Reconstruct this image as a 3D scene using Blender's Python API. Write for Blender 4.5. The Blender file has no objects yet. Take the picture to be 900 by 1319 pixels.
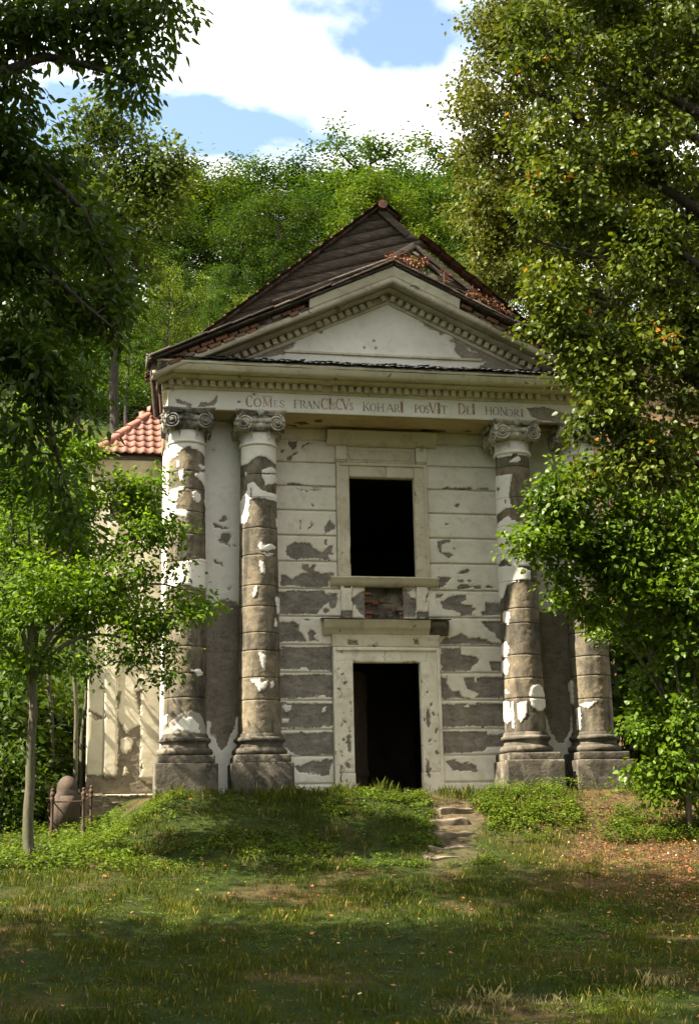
import bpy, bmesh, math, random
import numpy as np
from mathutils import Vector, Matrix

random.seed(7)
RNG = np.random.default_rng(11)
scene = bpy.context.scene
COL = scene.collection

# ------------------------------------------------------------------ camera
F, CX, CY = 1786.0, 450.0, 659.5
YAW, PITCH, ROLL = math.radians(11.1), math.radians(13.4), math.radians(1.2)
Wd = np.array([math.sin(YAW)*math.cos(PITCH), math.cos(YAW)*math.cos(PITCH), math.sin(PITCH)])
_r0 = np.array([math.cos(YAW), -math.sin(YAW), 0.0])
_u0 = np.cross(_r0, Wd)
Rt = _r0*math.cos(ROLL) - _u0*math.sin(ROLL)
Up = _u0*math.cos(ROLL) + _r0*math.sin(ROLL)
CAM = np.array([-5.395, -24.406, -0.827])
cd = bpy.data.cameras.new('camera')
cam = bpy.data.objects.new('camera', cd)
COL.objects.link(cam)
cd.sensor_fit = 'VERTICAL'
cd.sensor_height = 24.0
cd.lens = F/1319.0*24.0
cd.clip_start = 0.1
cd.clip_end = 2000.0
M = Matrix(((Rt[0], Up[0], -Wd[0], CAM[0]), (Rt[1], Up[1], -Wd[1], CAM[1]), (Rt[2], Up[2], -Wd[2], CAM[2]), (0, 0, 0, 1)))
cam.matrix_world = M
scene.camera = cam

# ------------------------------------------------------------------ sky, sun, exposure
SUN_AZ_FRONT = math.radians(11.0)      # how far the sun stands in front of the facade plane, on the left
SUN_EL = math.radians(48.0)
to_sun = Vector((-math.cos(SUN_AZ_FRONT)*math.cos(SUN_EL), -math.sin(SUN_AZ_FRONT)*math.cos(SUN_EL), math.sin(SUN_EL)))
sl = bpy.data.lights.new('sun', 'SUN')
sl.energy = 4.6
sl.angle = math.radians(0.53)
sl.color = (1.0, 0.90, 0.73)
sun = bpy.data.objects.new('sun', sl)
COL.objects.link(sun)
sun.rotation_euler = to_sun.to_track_quat('Z', 'Y').to_euler()
world = bpy.data.worlds.new('World')
scene.world = world
world.use_nodes = True
wn, wl = world.node_tree.nodes, world.node_tree.links
wn.clear()
wo = wn.new('ShaderNodeOutputWorld')
wb = wn.new('ShaderNodeBackground')
wb.inputs['Strength'].default_value = 0.078
sk = wn.new('ShaderNodeTexSky')
sk.sky_type = 'NISHITA'
sk.sun_disc = False
sk.sun_elevation = SUN_EL
sk.sun_rotation = math.atan2(to_sun.x, to_sun.y)
sk.air_density = 1.0
sk.dust_density = 1.5
tc = wn.new('ShaderNodeTexCoord')
sx = wn.new('ShaderNodeSeparateXYZ')
wl.new(tc.outputs['Generated'], sx.inputs[0])
ad = wn.new('ShaderNodeMath'); ad.operation = 'ADD'; ad.inputs[1].default_value = 0.18
mx = wn.new('ShaderNodeMath'); mx.operation = 'MAXIMUM'; mx.inputs[1].default_value = 0.0
wl.new(sx.outputs[2], mx.inputs[0]); wl.new(mx.outputs[0], ad.inputs[0])
dv = wn.new('ShaderNodeVectorMath'); dv.operation = 'DIVIDE'
wl.new(tc.outputs['Generated'], dv.inputs[0]); wl.new(ad.outputs[0], dv.inputs[1])
mp = wn.new('ShaderNodeMapping')
mp.inputs['Location'].default_value = (2.98, 2.12, 1.7)
wl.new(dv.outputs[0], mp.inputs[0])
cn = wn.new('ShaderNodeTexNoise')
cn.inputs['Scale'].default_value = 2.1
cn.inputs['Detail'].default_value = 7.0
cn.inputs['Roughness'].default_value = 0.52
cn.inputs['Distortion'].default_value = 0.15
wl.new(mp.outputs[0], cn.inputs['Vector'])
cr = wn.new('ShaderNodeValToRGB')
cr.color_ramp.elements[0].position = 0.405
cr.color_ramp.elements[1].position = 0.485
wl.new(cn.outputs['Fac'], cr.inputs[0])
mixc = wn.new('ShaderNodeMix'); mixc.data_type = 'RGBA'
wl.new(cr.outputs[0], mixc.inputs[0])
skm = wn.new('ShaderNodeMix'); skm.data_type = 'RGBA'; skm.blend_type = 'MULTIPLY'
skm.inputs[0].default_value = 1.0
skm.inputs[7].default_value = (1.14, 1.10, 0.95, 1)
wl.new(sk.outputs[0], skm.inputs[6])
wl.new(skm.outputs[2], mixc.inputs[6])
mixc.inputs[7].default_value = (6.9, 6.75, 6.4, 1)
wl.new(mixc.outputs[2], wb.inputs['Color'])
wl.new(wb.outputs[0], wo.inputs['Surface'])
vs = scene.view_settings
vs.view_transform = 'Standard'
vs.look = 'None'
vs.gamma = 1.0
vs.exposure = 2.25
vs.use_curve_mapping = False
scene.render.engine = 'CYCLES'
cy = scene.cycles
cy.max_bounces = 7
cy.diffuse_bounces = 4
cy.glossy_bounces = 2
cy.transmission_bounces = 5
cy.use_denoising = True
cy.sample_clamp_indirect = 6.0

# ------------------------------------------------------------------ pixel of the survey photo -> point on a plane of the place
def ray(px, py):
    return Rt*((px-CX)/F) - Up*((py-CY)/F) + Wd
def at(px, py, Y):
    d = ray(px, py)
    return CAM + d*((Y-CAM[1])/d[1])

# ------------------------------------------------------------------ small helpers
def vnoise(p, seed=0):
    """smooth value noise in 3-D, vectorised, about -1..1"""
    p = np.asarray(p, float)
    i = np.floor(p).astype(np.int64)
    f = p - i
    f = f*f*(3-2*f)
    def h(ix, iy, iz):
        n = (ix*73856093) ^ (iy*19349663) ^ (iz*83492791) ^ (seed*2654435761 & 0x7fffffff)
        n = (n ^ (n >> 13)) * 1274126177 & 0x7fffffff
        n = n ^ (n >> 16)
        return (n & 0xffff)/32767.5 - 1.0
    x, y, z = i[..., 0], i[..., 1], i[..., 2]
    r = 0.0
    for dx in (0, 1):
        wx = f[..., 0] if dx else 1-f[..., 0]
        for dy in (0, 1):
            wy = f[..., 1] if dy else 1-f[..., 1]
            for dz in (0, 1):
                wz = f[..., 2] if dz else 1-f[..., 2]
                r = r + wx*wy*wz*h(x+dx, y+dy, z+dz)
    return r
def fbm(p, octv=4, seed=0):
    p = np.asarray(p, float)
    a, s, r = 1.0, 0.0, 0.0
    for o in range(octv):
        r = r + a*vnoise(p*(2**o), seed+o*17)
        s += a
        a *= 0.55
    return r/s
def sstep(a, b, x):
    t = np.clip((x-a)/(b-a), 0, 1)
    return t*t*(3-2*t)

def tag(o, label=None, cat=None, group=None, kind=None):
    if label: o['label'] = label
    if cat: o['category'] = cat
    if group: o['group'] = group
    if kind: o['kind'] = kind
    return o
def empty(name, loc=(0, 0, 0), parent=None):
    o = bpy.data.objects.new(name, None)
    COL.objects.link(o)
    o.location = loc
    o.empty_display_size = 0.1
    if parent:
        o.parent = parent
        bpy.context.view_layer.update()
    return o
def mesh_from(name, V, Fs, mat=None, smooth=False, attrs=None):
    me = bpy.data.meshes.new(name)
    V = np.asarray(V, np.float32).reshape(-1, 3)
    me.vertices.add(len(V))
    me.vertices.foreach_set('co', V.ravel())
    if not isinstance(Fs, (list, tuple)):
        Fs = [Fs]
    Fs = [np.asarray(f, np.int32) for f in Fs if len(f)]
    nl = sum(f.size for f in Fs)
    npoly = sum(len(f) for f in Fs)
    me.loops.add(nl)
    me.loops.foreach_set('vertex_index', np.concatenate([f.ravel() for f in Fs]))
    me.polygons.add(npoly)
    ls, off = [], 0
    for f in Fs:
        k = f.shape[1]
        ls.append(off + np.arange(len(f), dtype=np.int32)*k)
        off += f.size
    me.polygons.foreach_set('loop_start', np.concatenate(ls))
    if smooth:
        me.polygons.foreach_set('use_smooth', np.ones(npoly, bool))
    me.update(calc_edges=True)
    if attrs:
        for k, v in attrs.items():
            a = me.attributes.new(k, 'FLOAT', 'POINT')
            a.data.foreach_set('value', np.asarray(v, np.float32))
    if mat:
        me.materials.append(mat)
    return me
def link(name, me, parent=None, loc=(0, 0, 0)):
    o = bpy.data.objects.new(name, me)
    COL.objects.link(o)
    o.location = loc
    if parent:
        o.parent = parent
    return o

class MB:
    """collects shapes into one mesh"""
    def __init__(s):
        s.V, s.F4, s.F3, s.n, s.A = [], [], [], 0, []
    def add(s, V, q=(), t=(), a=1.0):
        V = np.asarray(V, float).reshape(-1, 3)
        if len(q): s.F4.append(np.asarray(q, int).reshape(-1, 4)+s.n)
        if len(t): s.F3.append(np.asarray(t, int).reshape(-1, 3)+s.n)
        s.V.append(V)
        s.A.append(np.broadcast_to(np.asarray(a, float), (len(V),)).copy())
        s.n += len(V)
        return s
    def box(s, x0, x1, y0, y1, z0, z1, step=0.15, amp=0.0, r=0.012, seed=0, a=1.0):
        """rounded, slightly uneven block"""
        lo, hi = np.array([x0, y0, z0], float), np.array([x1, y1, z1], float)
        sz = hi-lo
        r = min(r, 0.45*sz.min())
        ts = []
        for k in range(3):
            n = max(1, int(round((sz[k]-2*r)/step)))
            m = np.linspace(lo[k]+r, hi[k]-r, n+1)
            ts.append(np.concatenate([[lo[k], lo[k]+r*0.4], m, [hi[k]-r*0.4, hi[k]]]))
        for k in range(3):
            u, v = (k+1) % 3, (k+2) % 3
            A, Bv = np.meshgrid(ts[u], ts[v], indexing='ij')
            nu, nv = A.shape
            idx = np.arange(nu*nv).reshape(nu, nv)
            q = np.stack([idx[:-1, :-1], idx[1:, :-1], idx[1:, 1:], idx[:-1, 1:]], -1).reshape(-1, 4)
            for side in (0, 1):
                P = np.zeros((nu*nv, 3))
                P[:, u], P[:, v] = A.ravel(), Bv.ravel()
                P[:, k] = (lo, hi)[side][k]
                c = np.clip(P, lo+r, hi-r)
                d = P-c
                L = np.linalg.norm(d, axis=1, keepdims=True)
                P = c + np.where(L > 1e-9, d*(r/np.maximum(L, 1e-9)), 0)
                if amp:
                    P = P + np.stack([fbm(P*3.1+k2*9.7, 3, seed+k2) for k2 in range(3)], -1)*amp
                s.add(P, q if side else q[:, ::-1], a=a)
        return s
    def tube(s, pts, rad, n=6, cap=True, a=1.0):
        pts = np.asarray(pts, float)
        m = len(pts)
        rad = np.broadcast_to(np.asarray(rad, float), (m,))
        T = np.gradient(pts, axis=0)
        T /= np.maximum(np.linalg.norm(T, axis=1, keepdims=True), 1e-9)
        ref = np.array([0., 0., 1.]) if abs(T[:, 2]).mean() < 0.8 else np.array([1., 0., 0.])
        S = np.cross(T, ref); S /= np.maximum(np.linalg.norm(S, axis=1, keepdims=True), 1e-9)
        Bn = np.cross(T, S)
        th = np.linspace(0, 2*math.pi, n, endpoint=False)
        P = pts[:, None, :] + rad[:, None, None]*(np.cos(th)[None, :, None]*S[:, None, :]+np.sin(th)[None, :, None]*Bn[:, None, :])
        i = np.arange(m*n).reshape(m, n)
        j = np.roll(i, -1, axis=1)
        q = np.stack([i[:-1], j[:-1], j[1:], i[1:]], -1).reshape(-1, 4)
        s.add(P, q, a=a)
        if cap:
            for e in (0, m-1):
                base = s.n
                s.add(np.vstack([pts[e][None], P[e]]), t=[(0, 1+k, 1+(k+1) % n) if e else (0, 1+(k+1) % n, 1+k) for k in range(n)], a=a)
        return s
    def lathe(s, prof, c=(0, 0), n=32, a=1.0, amp=0.0, seed=0):
        prof = np.asarray(prof, float)
        m = len(prof)
        th = np.linspace(0, 2*math.pi, n, endpoint=False)
        P = np.stack([c[0]+prof[:, None, 0]*np.cos(th), c[1]+prof[:, None, 0]*np.sin(th), np.repeat(prof[:, None, 1], n, 1)], -1).reshape(-1, 3)
        if amp:
            P = P + np.stack([fbm(P*4+k*7.7, 3, seed+k) for k in range(3)], -1)*amp
        i = np.arange(m*n).reshape(m, n)
        j = np.roll(i, -1, axis=1)
        s.add(P, np.stack([i[:-1], j[:-1], j[1:], i[1:]], -1).reshape(-1, 4), a=a)
        return s
    def sweep(s, prof, paths, amp=0.0, seed=0, close=True, a=1.0):
        """prof k points; paths: function(k-th profile point)->array m x 3"""
        P = np.stack([np.asarray(paths(p), float) for p in prof], 0)  # k,m,3
        k, m, _ = P.shape
        P = P.reshape(-1, 3)
        if amp:
            P = P + np.stack([fbm(P*4+c*7.7, 3, seed+c) for c in range(3)], -1)*amp
        i = np.arange(k*m).reshape(k, m)
        j = np.roll(i, -1, axis=0) if close else None
        ii = i if close else i[:-1]
        jj = j if close else i[1:]
        q = np.stack([ii[:, :-1], ii[:, 1:], jj[:, 1:], jj[:, :-1]], -1).reshape(-1, 4)
        s.add(P, q, a=a)
        return s
    def poly(s, pts, thick):
        """flat polygon in 3-D (fan) extruded along vector thick"""
        pts = np.asarray(pts, float); n = len(pts)
        P = np.vstack([pts, pts+np.asarray(thick)])
        c0, c1 = pts.mean(0), pts.mean(0)+np.asarray(thick)
        P = np.vstack([P, c0, c1])
        t = [(2*n, (k+1) % n, k) for k in range(n)]+[(2*n+1, n+k, n+(k+1) % n) for k in range(n)]
        q = [(k, (k+1) % n, n+(k+1) % n, n+k) for k in range(n)]
        return s.add(P, q, t)
    def mesh(s, name, mat, smooth=False, attr=None):
        V = np.vstack(s.V)
        Fs = ([np.vstack(s.F4)] if s.F4 else [])+([np.vstack(s.F3)] if s.F3 else [])
        at_ = {attr: np.concatenate(s.A)} if attr else None
        return mesh_from(name, V, Fs, mat, smooth, at_)
    def build(s, name, mat, parent=None, smooth=False, attr=None):
        return link(name, s.mesh(name, mat, smooth, attr), parent)

# ------------------------------------------------------------------ materials
def new_mat(name):
    m = bpy.data.materials.new(name)
    m.use_nodes = True
    nt = m.node_tree
    b = nt.nodes['Principled BSDF']
    return m, nt, b
def N(nt, typ, **kw):
    n = nt.nodes.new(typ)
    for k, v in kw.items():
        if hasattr(n, k) and not k.startswith('i_'):
            setattr(n, k, v)
    return n
def rgb(c):
    return (c[0], c[1], c[2], 1.0)
def noise_node(nt, scale, detail=5, rough=0.55, pos=None, dist=0.0):
    n = nt.nodes.new('ShaderNodeTexNoise')
    n.inputs['Scale'].default_value = scale
    n.inputs['Detail'].default_value = detail
    n.inputs['Roughness'].default_value = rough
    n.inputs['Distortion'].default_value = dist
    if pos is not None:
        nt.links.new(pos, n.inputs['Vector'])
    return n
def ramp(nt, fac, stops):
    r = nt.nodes.new('ShaderNodeValToRGB')
    el = r.color_ramp.elements
    while len(el) < len(stops):
        el.new(0.5)
    for e, (p, c) in zip(el, stops):
        e.position = p
        e.color = rgb(c) if not isinstance(c, (int, float)) else (c, c, c, 1)
    nt.links.new(fac, r.inputs[0])
    return r.outputs[0]
def mixcol(nt, fac, a, b, mode='MIX'):
    m = nt.nodes.new('ShaderNodeMix')
    m.data_type = 'RGBA'
    m.blend_type = mode
    for k, v in ((0, fac), (6, a), (7, b)):
        sock = m.inputs[k]
        if isinstance(v, (int, float)):
            sock.default_value = v if k == 0 else (v, v, v, 1)
        elif isinstance(v, tuple):
            sock.default_value = rgb(v)
        else:
            nt.links.new(v, sock)
    return m.outputs[2]
def wpos(nt):
    return nt.nodes.new('ShaderNodeNewGeometry').outputs['Position']
def bump(nt, b, height, strength=0.3, dist=0.01):
    bp = nt.nodes.new('ShaderNodeBump')
    bp.inputs['Strength'].default_value = strength
    bp.inputs['Distance'].default_value = dist
    nt.links.new(height, bp.inputs['Height'])
    nt.links.new(bp.outputs[0], b.inputs['Normal'])

def plain(name, c1, c2, scale=3.0, rough=0.85, bstr=0.35, bscale=30.0, c3=None, s3=0.7, bdist=0.01, stretch=None):
    m, nt, b = new_mat(name)
    p = wpos(nt)
    if stretch:
        mpn = nt.nodes.new('ShaderNodeMapping')
        mpn.inputs['Scale'].default_value = stretch
        nt.links.new(p, mpn.inputs[0])
        p = mpn.outputs[0]
    n1 = noise_node(nt, scale, 7, 0.62, p)
    col = ramp(nt, n1.outputs['Fac'], [(0.32, c1), (0.68, c2)])
    if c3:
        n3 = noise_node(nt, s3*scale, 6, 0.6, p, 0.4)
        f3 = ramp(nt, n3.outputs['Fac'], [(0.52, 0.0), (0.62, 1.0)])
        col = mixcol(nt, f3, col, c3)
    nt.links.new(col, b.inputs['Base Color'])
    b.inputs['Roughness'].default_value = rough
    b.inputs['Specular IOR Level'].default_value = 0.25
    n2 = noise_node(nt, bscale, 6, 0.65, p)
    bump(nt, b, n2.outputs['Fac'], bstr, bdist)
    return m

def plaster(name, p1, p2, s1, s2, stain=(0.22, 0.17, 0.10), stain_amt=0.5, streak=None, chips=0.0, vary=0.0):
    """limewash where the attribute pl is 1, bare masonry where it is 0"""
    m, nt, b = new_mat(name)
    p = wpos(nt)
    at_ = nt.nodes.new('ShaderNodeAttribute'); at_.attribute_name = 'pl'
    n1 = noise_node(nt, 1.7, 6, 0.6, p)
    pc = ramp(nt, n1.outputs['Fac'], [(0.3, p1), (0.7, p2)])
    n2 = noise_node(nt, 5.0, 8, 0.7, p, 0.6)
    f2 = ramp(nt, n2.outputs['Fac'], [(0.50, 0.0), (0.80, stain_amt)])
    pc = mixcol(nt, f2, pc, stain, 'MIX')
    # small pits and flecks where the wash has come off
    n6 = noise_node(nt, 22.0, 3, 0.5, p)
    f6 = ramp(nt, n6.outputs['Fac'], [(0.70, 0.0), (0.76, 0.75)])
    pc = mixcol(nt, f6, pc, s2)
    n3 = noise_node(nt, 4.0, 7, 0.65, p)
    sc = ramp(nt, n3.outputs['Fac'], [(0.28, s1), (0.72, s2)])
    n4 = noise_node(nt, 26.0, 5, 0.7, p)
    g4 = ramp(nt, n4.outputs['Fac'], [(0.3, 0.80), (0.7, 1.14)])
    sc = mixcol(nt, 1.0, sc, g4, 'MULTIPLY')
    if streak is not None:
        # pale lime runs left in the pores of the bare stone
        mpn = nt.nodes.new('ShaderNodeMapping')
        mpn.inputs['Scale'].default_value = (9.0, 9.0, 2.2)
        nt.links.new(p, mpn.inputs[0])
        n5 = noise_node(nt, 1.6, 7, 0.72, mpn.outputs[0])
        f5 = ramp(nt, n5.outputs['Fac'], [(0.62, 0.0), (0.70, 0.7)])
        n7 = noise_node(nt, 1.3, 3, 0.5, p)
        f7 = ramp(nt, n7.outputs['Fac'], [(0.46, 0.0), (0.6, 1.0)])
        f5 = mixcol(nt, 1.0, f5, f7, 'MULTIPLY')
        sc = mixcol(nt, f5, sc, streak)
    n9 = noise_node(nt, 13.0, 6, 0.75, p)           # dark pores and cracks of the bare masonry
    sc = mixcol(nt, 1.0, sc, ramp(nt, n9.outputs['Fac'], [(0.30, 0.35), (0.42, 1.0)]), 'MULTIPLY')
    if vary:
        ms_ = nt.nodes.new('ShaderNodeMapping')
        ms_.inputs['Scale'].default_value = (4.0, 4.0, 0.75)
        nt.links.new(p, ms_.inputs[0])
        n10 = noise_node(nt, 1.0, 6, 0.62, ms_.outputs[0], 0.3)
        sc = mixcol(nt, 1.0, sc, ramp(nt, n10.outputs['Fac'], [(0.36, (0.34, 0.34, 0.34)), (0.52, (0.95, 0.92, 0.86)), (0.70, (1.25, 1.12, 0.92))]), 'MULTIPLY')
        oi = nt.nodes.new('ShaderNodeObjectInfo')
        sc = mixcol(nt, 1.0, sc, ramp(nt, oi.outputs['Random'], [(0.0, (1-vary, 1-vary, 1-vary)), (0.5, (1.0, 0.97, 0.92)), (1.0, (1+vary*.6, 1+vary*.4, 1.0))]), 'MULTIPLY')
    fac = ramp(nt, at_.outputs['Fac'], [(0.35, 0.0), (0.65, 1.0)])
    if chips:
        n8 = noise_node(nt, 3.4, 9, 0.68, p, 0.5)
        fac = mixcol(nt, 1.0, fac, ramp(nt, n8.outputs['Fac'], [(0.66-chips, 1.0), (0.67-chips, 0.0)]), 'MULTIPLY')
    uc = tuple(0.5*(s2[k]*1.25+p1[k]*0.62) for k in range(3))      # rough undercoat left round the breaks
    fu = ramp(nt, at_.outputs['Fac'], [(0.10, 0.0), (0.22, 0.85)])
    sc = mixcol(nt, fu, sc, mixcol(nt, 1.0, uc, ramp(nt, n4.outputs['Fac'], [(0.3, 0.75), (0.7, 1.15)]), 'MULTIPLY'))
    col = mixcol(nt, fac, sc, pc)
    nt.links.new(col, b.inputs['Base Color'])
    b.inputs['Roughness'].default_value = 0.9
    b.inputs['Specular IOR Level'].default_value = 0.2
    bs = noise_node(nt, 38.0, 6, 0.7, p)
    bl = noise_node(nt, 9.0, 5, 0.6, p)
    hs = mixcol(nt, 0.55, bs.outputs['Fac'], bl.outputs['Fac'])
    hp = mixcol(nt, 0.72, 0.5, hs, 'MIX')
    h = mixcol(nt, fac, hs, hp)
    bp = nt.nodes.new('ShaderNodeBump')
    bp.inputs['Distance'].default_value = 0.02
    nt.links.new(ramp(nt, fac, [(0.0, 0.75), (1.0, 0.22)]), bp.inputs['Strength'])
    nt.links.new(hs, bp.inputs['Height'])
    nt.links.new(bp.outputs[0], b.inputs['Normal'])
    return m

def leaf_mat(name, c1, c2, c3=None, rough=0.42, trans=0.38, tcol=None, spec=0.45, vary=False):
    m, nt, b = new_mat(name)
    at_ = nt.nodes.new('ShaderNodeAttribute'); at_.attribute_name = 'rnd'
    stops = [(0.0, c1), (0.85, c2)]
    if c3:
        stops = [(0.0, c1), (0.8, c2), (0.965, c2), (0.985, c3)]
    col = ramp(nt, at_.outputs['Fac'], stops)
    n1 = noise_node(nt, 0.9, 3, 0.5, wpos(nt))
    g = ramp(nt, n1.outputs['Fac'], [(0.3, (0.75, 0.8, 0.75)), (0.7, (1.2, 1.15, 1.0))])
    col = mixcol(nt, 1.0, col, g, 'MULTIPLY')
    if vary:        # each tree of the wood has its own tone
        oi = nt.nodes.new('ShaderNodeObjectInfo')
        col = mixcol(nt, 1.0, col, ramp(nt, oi.outputs['Random'], [(0.0, (0.42, 0.52, 0.5)), (0.5, (0.95, 1.0, 0.9)), (1.0, (1.6, 1.4, 1.1))]), 'MULTIPLY')
    nt.links.new(col, b.inputs['Base Color'])
    b.inputs['Roughness'].default_value = rough
    b.inputs['Specular IOR Level'].default_value = spec
    tr = nt.nodes.new('ShaderNodeBsdfTranslucent')
    tcl = mixcol(nt, 1.0, col, tcol or (1.9, 1.75, 0.7), 'MULTIPLY')
    nt.links.new(tcl, tr.inputs['Color'])
    ms = nt.nodes.new('ShaderNodeMixShader')
    ms.inputs[0].default_value = trans
    out = nt.nodes['Material Output']
    nt.links.new(b.outputs[0], ms.inputs[1]); nt.links.new(tr.outputs[0], ms.inputs[2])
    nt.links.new(ms.outputs[0], out.inputs['Surface'])
    return m

MAT = {}
MAT['wall'] = plaster('cream_limewash_wall', (0.61, 0.572, 0.48), (0.75, 0.715, 0.62), (0.125, 0.111, 0.092), (0.285, 0.257, 0.217), stain=(0.38, 0.31, 0.20), stain_amt=0.65)
MAT['column'] = plaster('white_limewash_stone_drum', (0.55, 0.525, 0.465), (0.68, 0.655, 0.59), (0.060, 0.055, 0.045), (0.225, 0.203, 0.163), stain=(0.42, 0.37, 0.28), stain_amt=0.5, streak=(0.50, 0.46, 0.38), vary=0.28)
MAT['pier'] = plaster('white_limewash_pier', (0.60, 0.575, 0.50), (0.70, 0.675, 0.60), (0.125, 0.105, 0.082), (0.24, 0.205, 0.162), stain=(0.43, 0.38, 0.28), stain_amt=0.5)
MAT['tymp'] = plaster('pale_limewash_gable', (0.66, 0.635, 0.565), (0.77, 0.745, 0.67), (0.20, 0.178, 0.142), (0.36, 0.325, 0.27), stain=(0.48, 0.43, 0.34), stain_amt=0.6)
MAT['trim'] = plaster('cream_limewash_trim', (0.46, 0.41, 0.30), (0.62, 0.57, 0.45), (0.12, 0.10, 0.072), (0.25, 0.212, 0.158), stain=(0.26, 0.205, 0.125), stain_amt=0.9, chips=0.02)
MAT['rake_trim'] = plaster('sooty_limewash_trim', (0.32, 0.285, 0.21), (0.54, 0.49, 0.39), (0.085, 0.068, 0.047), (0.20, 0.165, 0.12), stain=(0.16, 0.125, 0.075), stain_amt=1.0, chips=0.05)
MAT['wing'] = plaster('ochre_limewash_wing', (0.40, 0.36, 0.27), (0.51, 0.465, 0.36), (0.105, 0.086, 0.063), (0.22, 0.185, 0.138), stain=(0.36, 0.27, 0.155), stain_amt=0.55)
MAT['soffit'] = plaster('ochre_soffit', (0.42, 0.32, 0.17), (0.55, 0.44, 0.26), (0.10, 0.075, 0.05), (0.17, 0.13, 0.09), stain=(0.25, 0.18, 0.09), stain_amt=0.7)
MAT['frame'] = plaster('weathered_white_frame', (0.56, 0.515, 0.41), (0.73, 0.69, 0.58), (0.14, 0.122, 0.095), (0.27, 0.238, 0.187), stain=(0.28, 0.22, 0.14), stain_amt=0.8, chips=0.035)
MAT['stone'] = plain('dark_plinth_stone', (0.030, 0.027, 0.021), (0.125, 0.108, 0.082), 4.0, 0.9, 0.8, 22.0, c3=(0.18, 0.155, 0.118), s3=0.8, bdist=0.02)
MAT['capital'] = plain('weathered_capital_stone', (0.24, 0.22, 0.175), (0.55, 0.51, 0.42), 6.0, 0.9, 0.5, 40.0, c3=(0.14, 0.13, 0.105), s3=0.6)
MAT['capital_dark'] = plain('blackened_capital_stone', (0.10, 0.098, 0.085), (0.33, 0.31, 0.26), 6.0, 0.9, 0.5, 40.0, c3=(0.07, 0.068, 0.06), s3=0.6)
MAT['brick'] = plain('weathered_brick', (0.10, 0.055, 0.035), (0.26, 0.13, 0.08), 7.0, 0.9, 0.6, 40.0, c3=(0.20, 0.16, 0.11), s3=0.7, bdist=0.015)
MAT['redbrick'] = plain('fresh_broken_brick', (0.11, 0.05, 0.036), (0.22, 0.092, 0.062), 9.0, 0.9, 0.6, 40.0, bdist=0.015)
MAT['board'] = plain('tarred_old_boards', (0.022, 0.017, 0.013), (0.072, 0.055, 0.041), 5.0, 0.8, 0.7, 30.0, c3=(0.10, 0.077, 0.056), s3=0.9, stretch=(1.0, 1.0, 6.0))
MAT['timber'] = plain('grey_timber', (0.07, 0.058, 0.045), (0.20, 0.17, 0.13), 5.0, 0.8, 0.6, 30.0, stretch=(2.0, 8.0, 6.0))
MAT['door'] = plain('dark_door_planks', (0.03, 0.022, 0.015), (0.085, 0.062, 0.04), 5.0, 0.7, 0.5, 30.0, stretch=(8.0, 8.0, 1.0))
MAT['shingle'] = plain('black_tar_shingle', (0.015, 0.015, 0.016), (0.06, 0.06, 0.062), 9.0, 0.45, 0.6, 40.0)
MAT['rust'] = plain('rusty_iron', (0.030, 0.020, 0.015), (0.095, 0.048, 0.029), 9.0, 0.7, 0.5, 60.0, c3=(0.06, 0.044, 0.035))
MAT['headstone'] = plain('rust_brown_headstone', (0.045, 0.034, 0.026), (0.10, 0.073, 0.053), 6.0, 0.8, 0.5, 40.0)
MAT['step'] = plain('worn_sandstone_step', (0.085, 0.067, 0.046), (0.20, 0.158, 0.112), 5.0, 0.9, 0.6, 30.0, c3=(0.12, 0.10, 0.07), bdist=0.02)
MAT['bark'] = plain('grey_brown_bark', (0.045, 0.036, 0.026), (0.15, 0.12, 0.085), 7.0, 0.9, 0.8, 26.0, c3=(0.08, 0.085, 0.05), bdist=0.02, stretch=(3.0, 3.0, 0.7))
MAT['bark_pale'] = plain('smooth_greenish_bark', (0.045, 0.042, 0.026), (0.12, 0.105, 0.068), 7.0, 0.85, 0.7, 26.0, c3=(0.075, 0.082, 0.042), stretch=(3.0, 3.0, 0.8))
MAT['bark_dark'] = plain('dark_bark', (0.02, 0.017, 0.013), (0.06, 0.05, 0.038), 7.0, 0.9, 0.8, 26.0, bdist=0.02, stretch=(3.0, 3.0, 0.7))
MAT['tile_old'] = plain('sooty_old_tile', (0.045, 0.026, 0.019), (0.155, 0.066, 0.043), 7.0, 0.85, 0.5, 40.0, c3=(0.06, 0.045, 0.035), s3=0.8)
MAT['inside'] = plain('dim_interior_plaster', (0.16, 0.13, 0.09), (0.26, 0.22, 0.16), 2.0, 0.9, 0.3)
def tile_mat():
    m, nt, b = new_mat('clay_roof_tile')
    oi = nt.nodes.new('ShaderNodeObjectInfo')
    n1 = noise_node(nt, 9.0, 5, 0.6, wpos(nt))
    c = ramp(nt, n1.outputs['Fac'], [(0.3, (0.17, 0.066, 0.044)), (0.7, (0.26, 0.115, 0.08))])
    c = mixcol(nt, 1.0, c, ramp(nt, oi.outputs['Random'], [(0.0, (0.7, 0.7, 0.72)), (1.0, (1.15, 1.1, 1.05))]), 'MULTIPLY')
    nt.links.new(c, b.inputs['Base Color'])
    b.inputs['Roughness'].default_value = 0.75
    n2 = noise_node(nt, 50.0, 4, 0.6, wpos(nt))
    bump(nt, b, n2.outputs['Fac'], 0.3, 0.008)
    return m
MAT['tile'] = tile_mat()
def letter_mat(name, c):
    m, nt, b = new_mat(name)
    n1 = noise_node(nt, 16.0, 6, 0.7, wpos(nt))
    f = ramp(nt, n1.outputs['Fac'], [(0.42, 0.0), (0.66, 0.75)])
    nt.links.new(mixcol(nt, f, c, (0.62, 0.59, 0.51)), b.inputs['Base Color'])
    b.inputs['Roughness'].default_value = 0.9
    return m
MAT['ink'] = letter_mat('faded_black_paint', (0.10, 0.09, 0.078))
MAT['red'] = letter_mat('faded_red_paint', (0.27, 0.125, 0.075))

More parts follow.
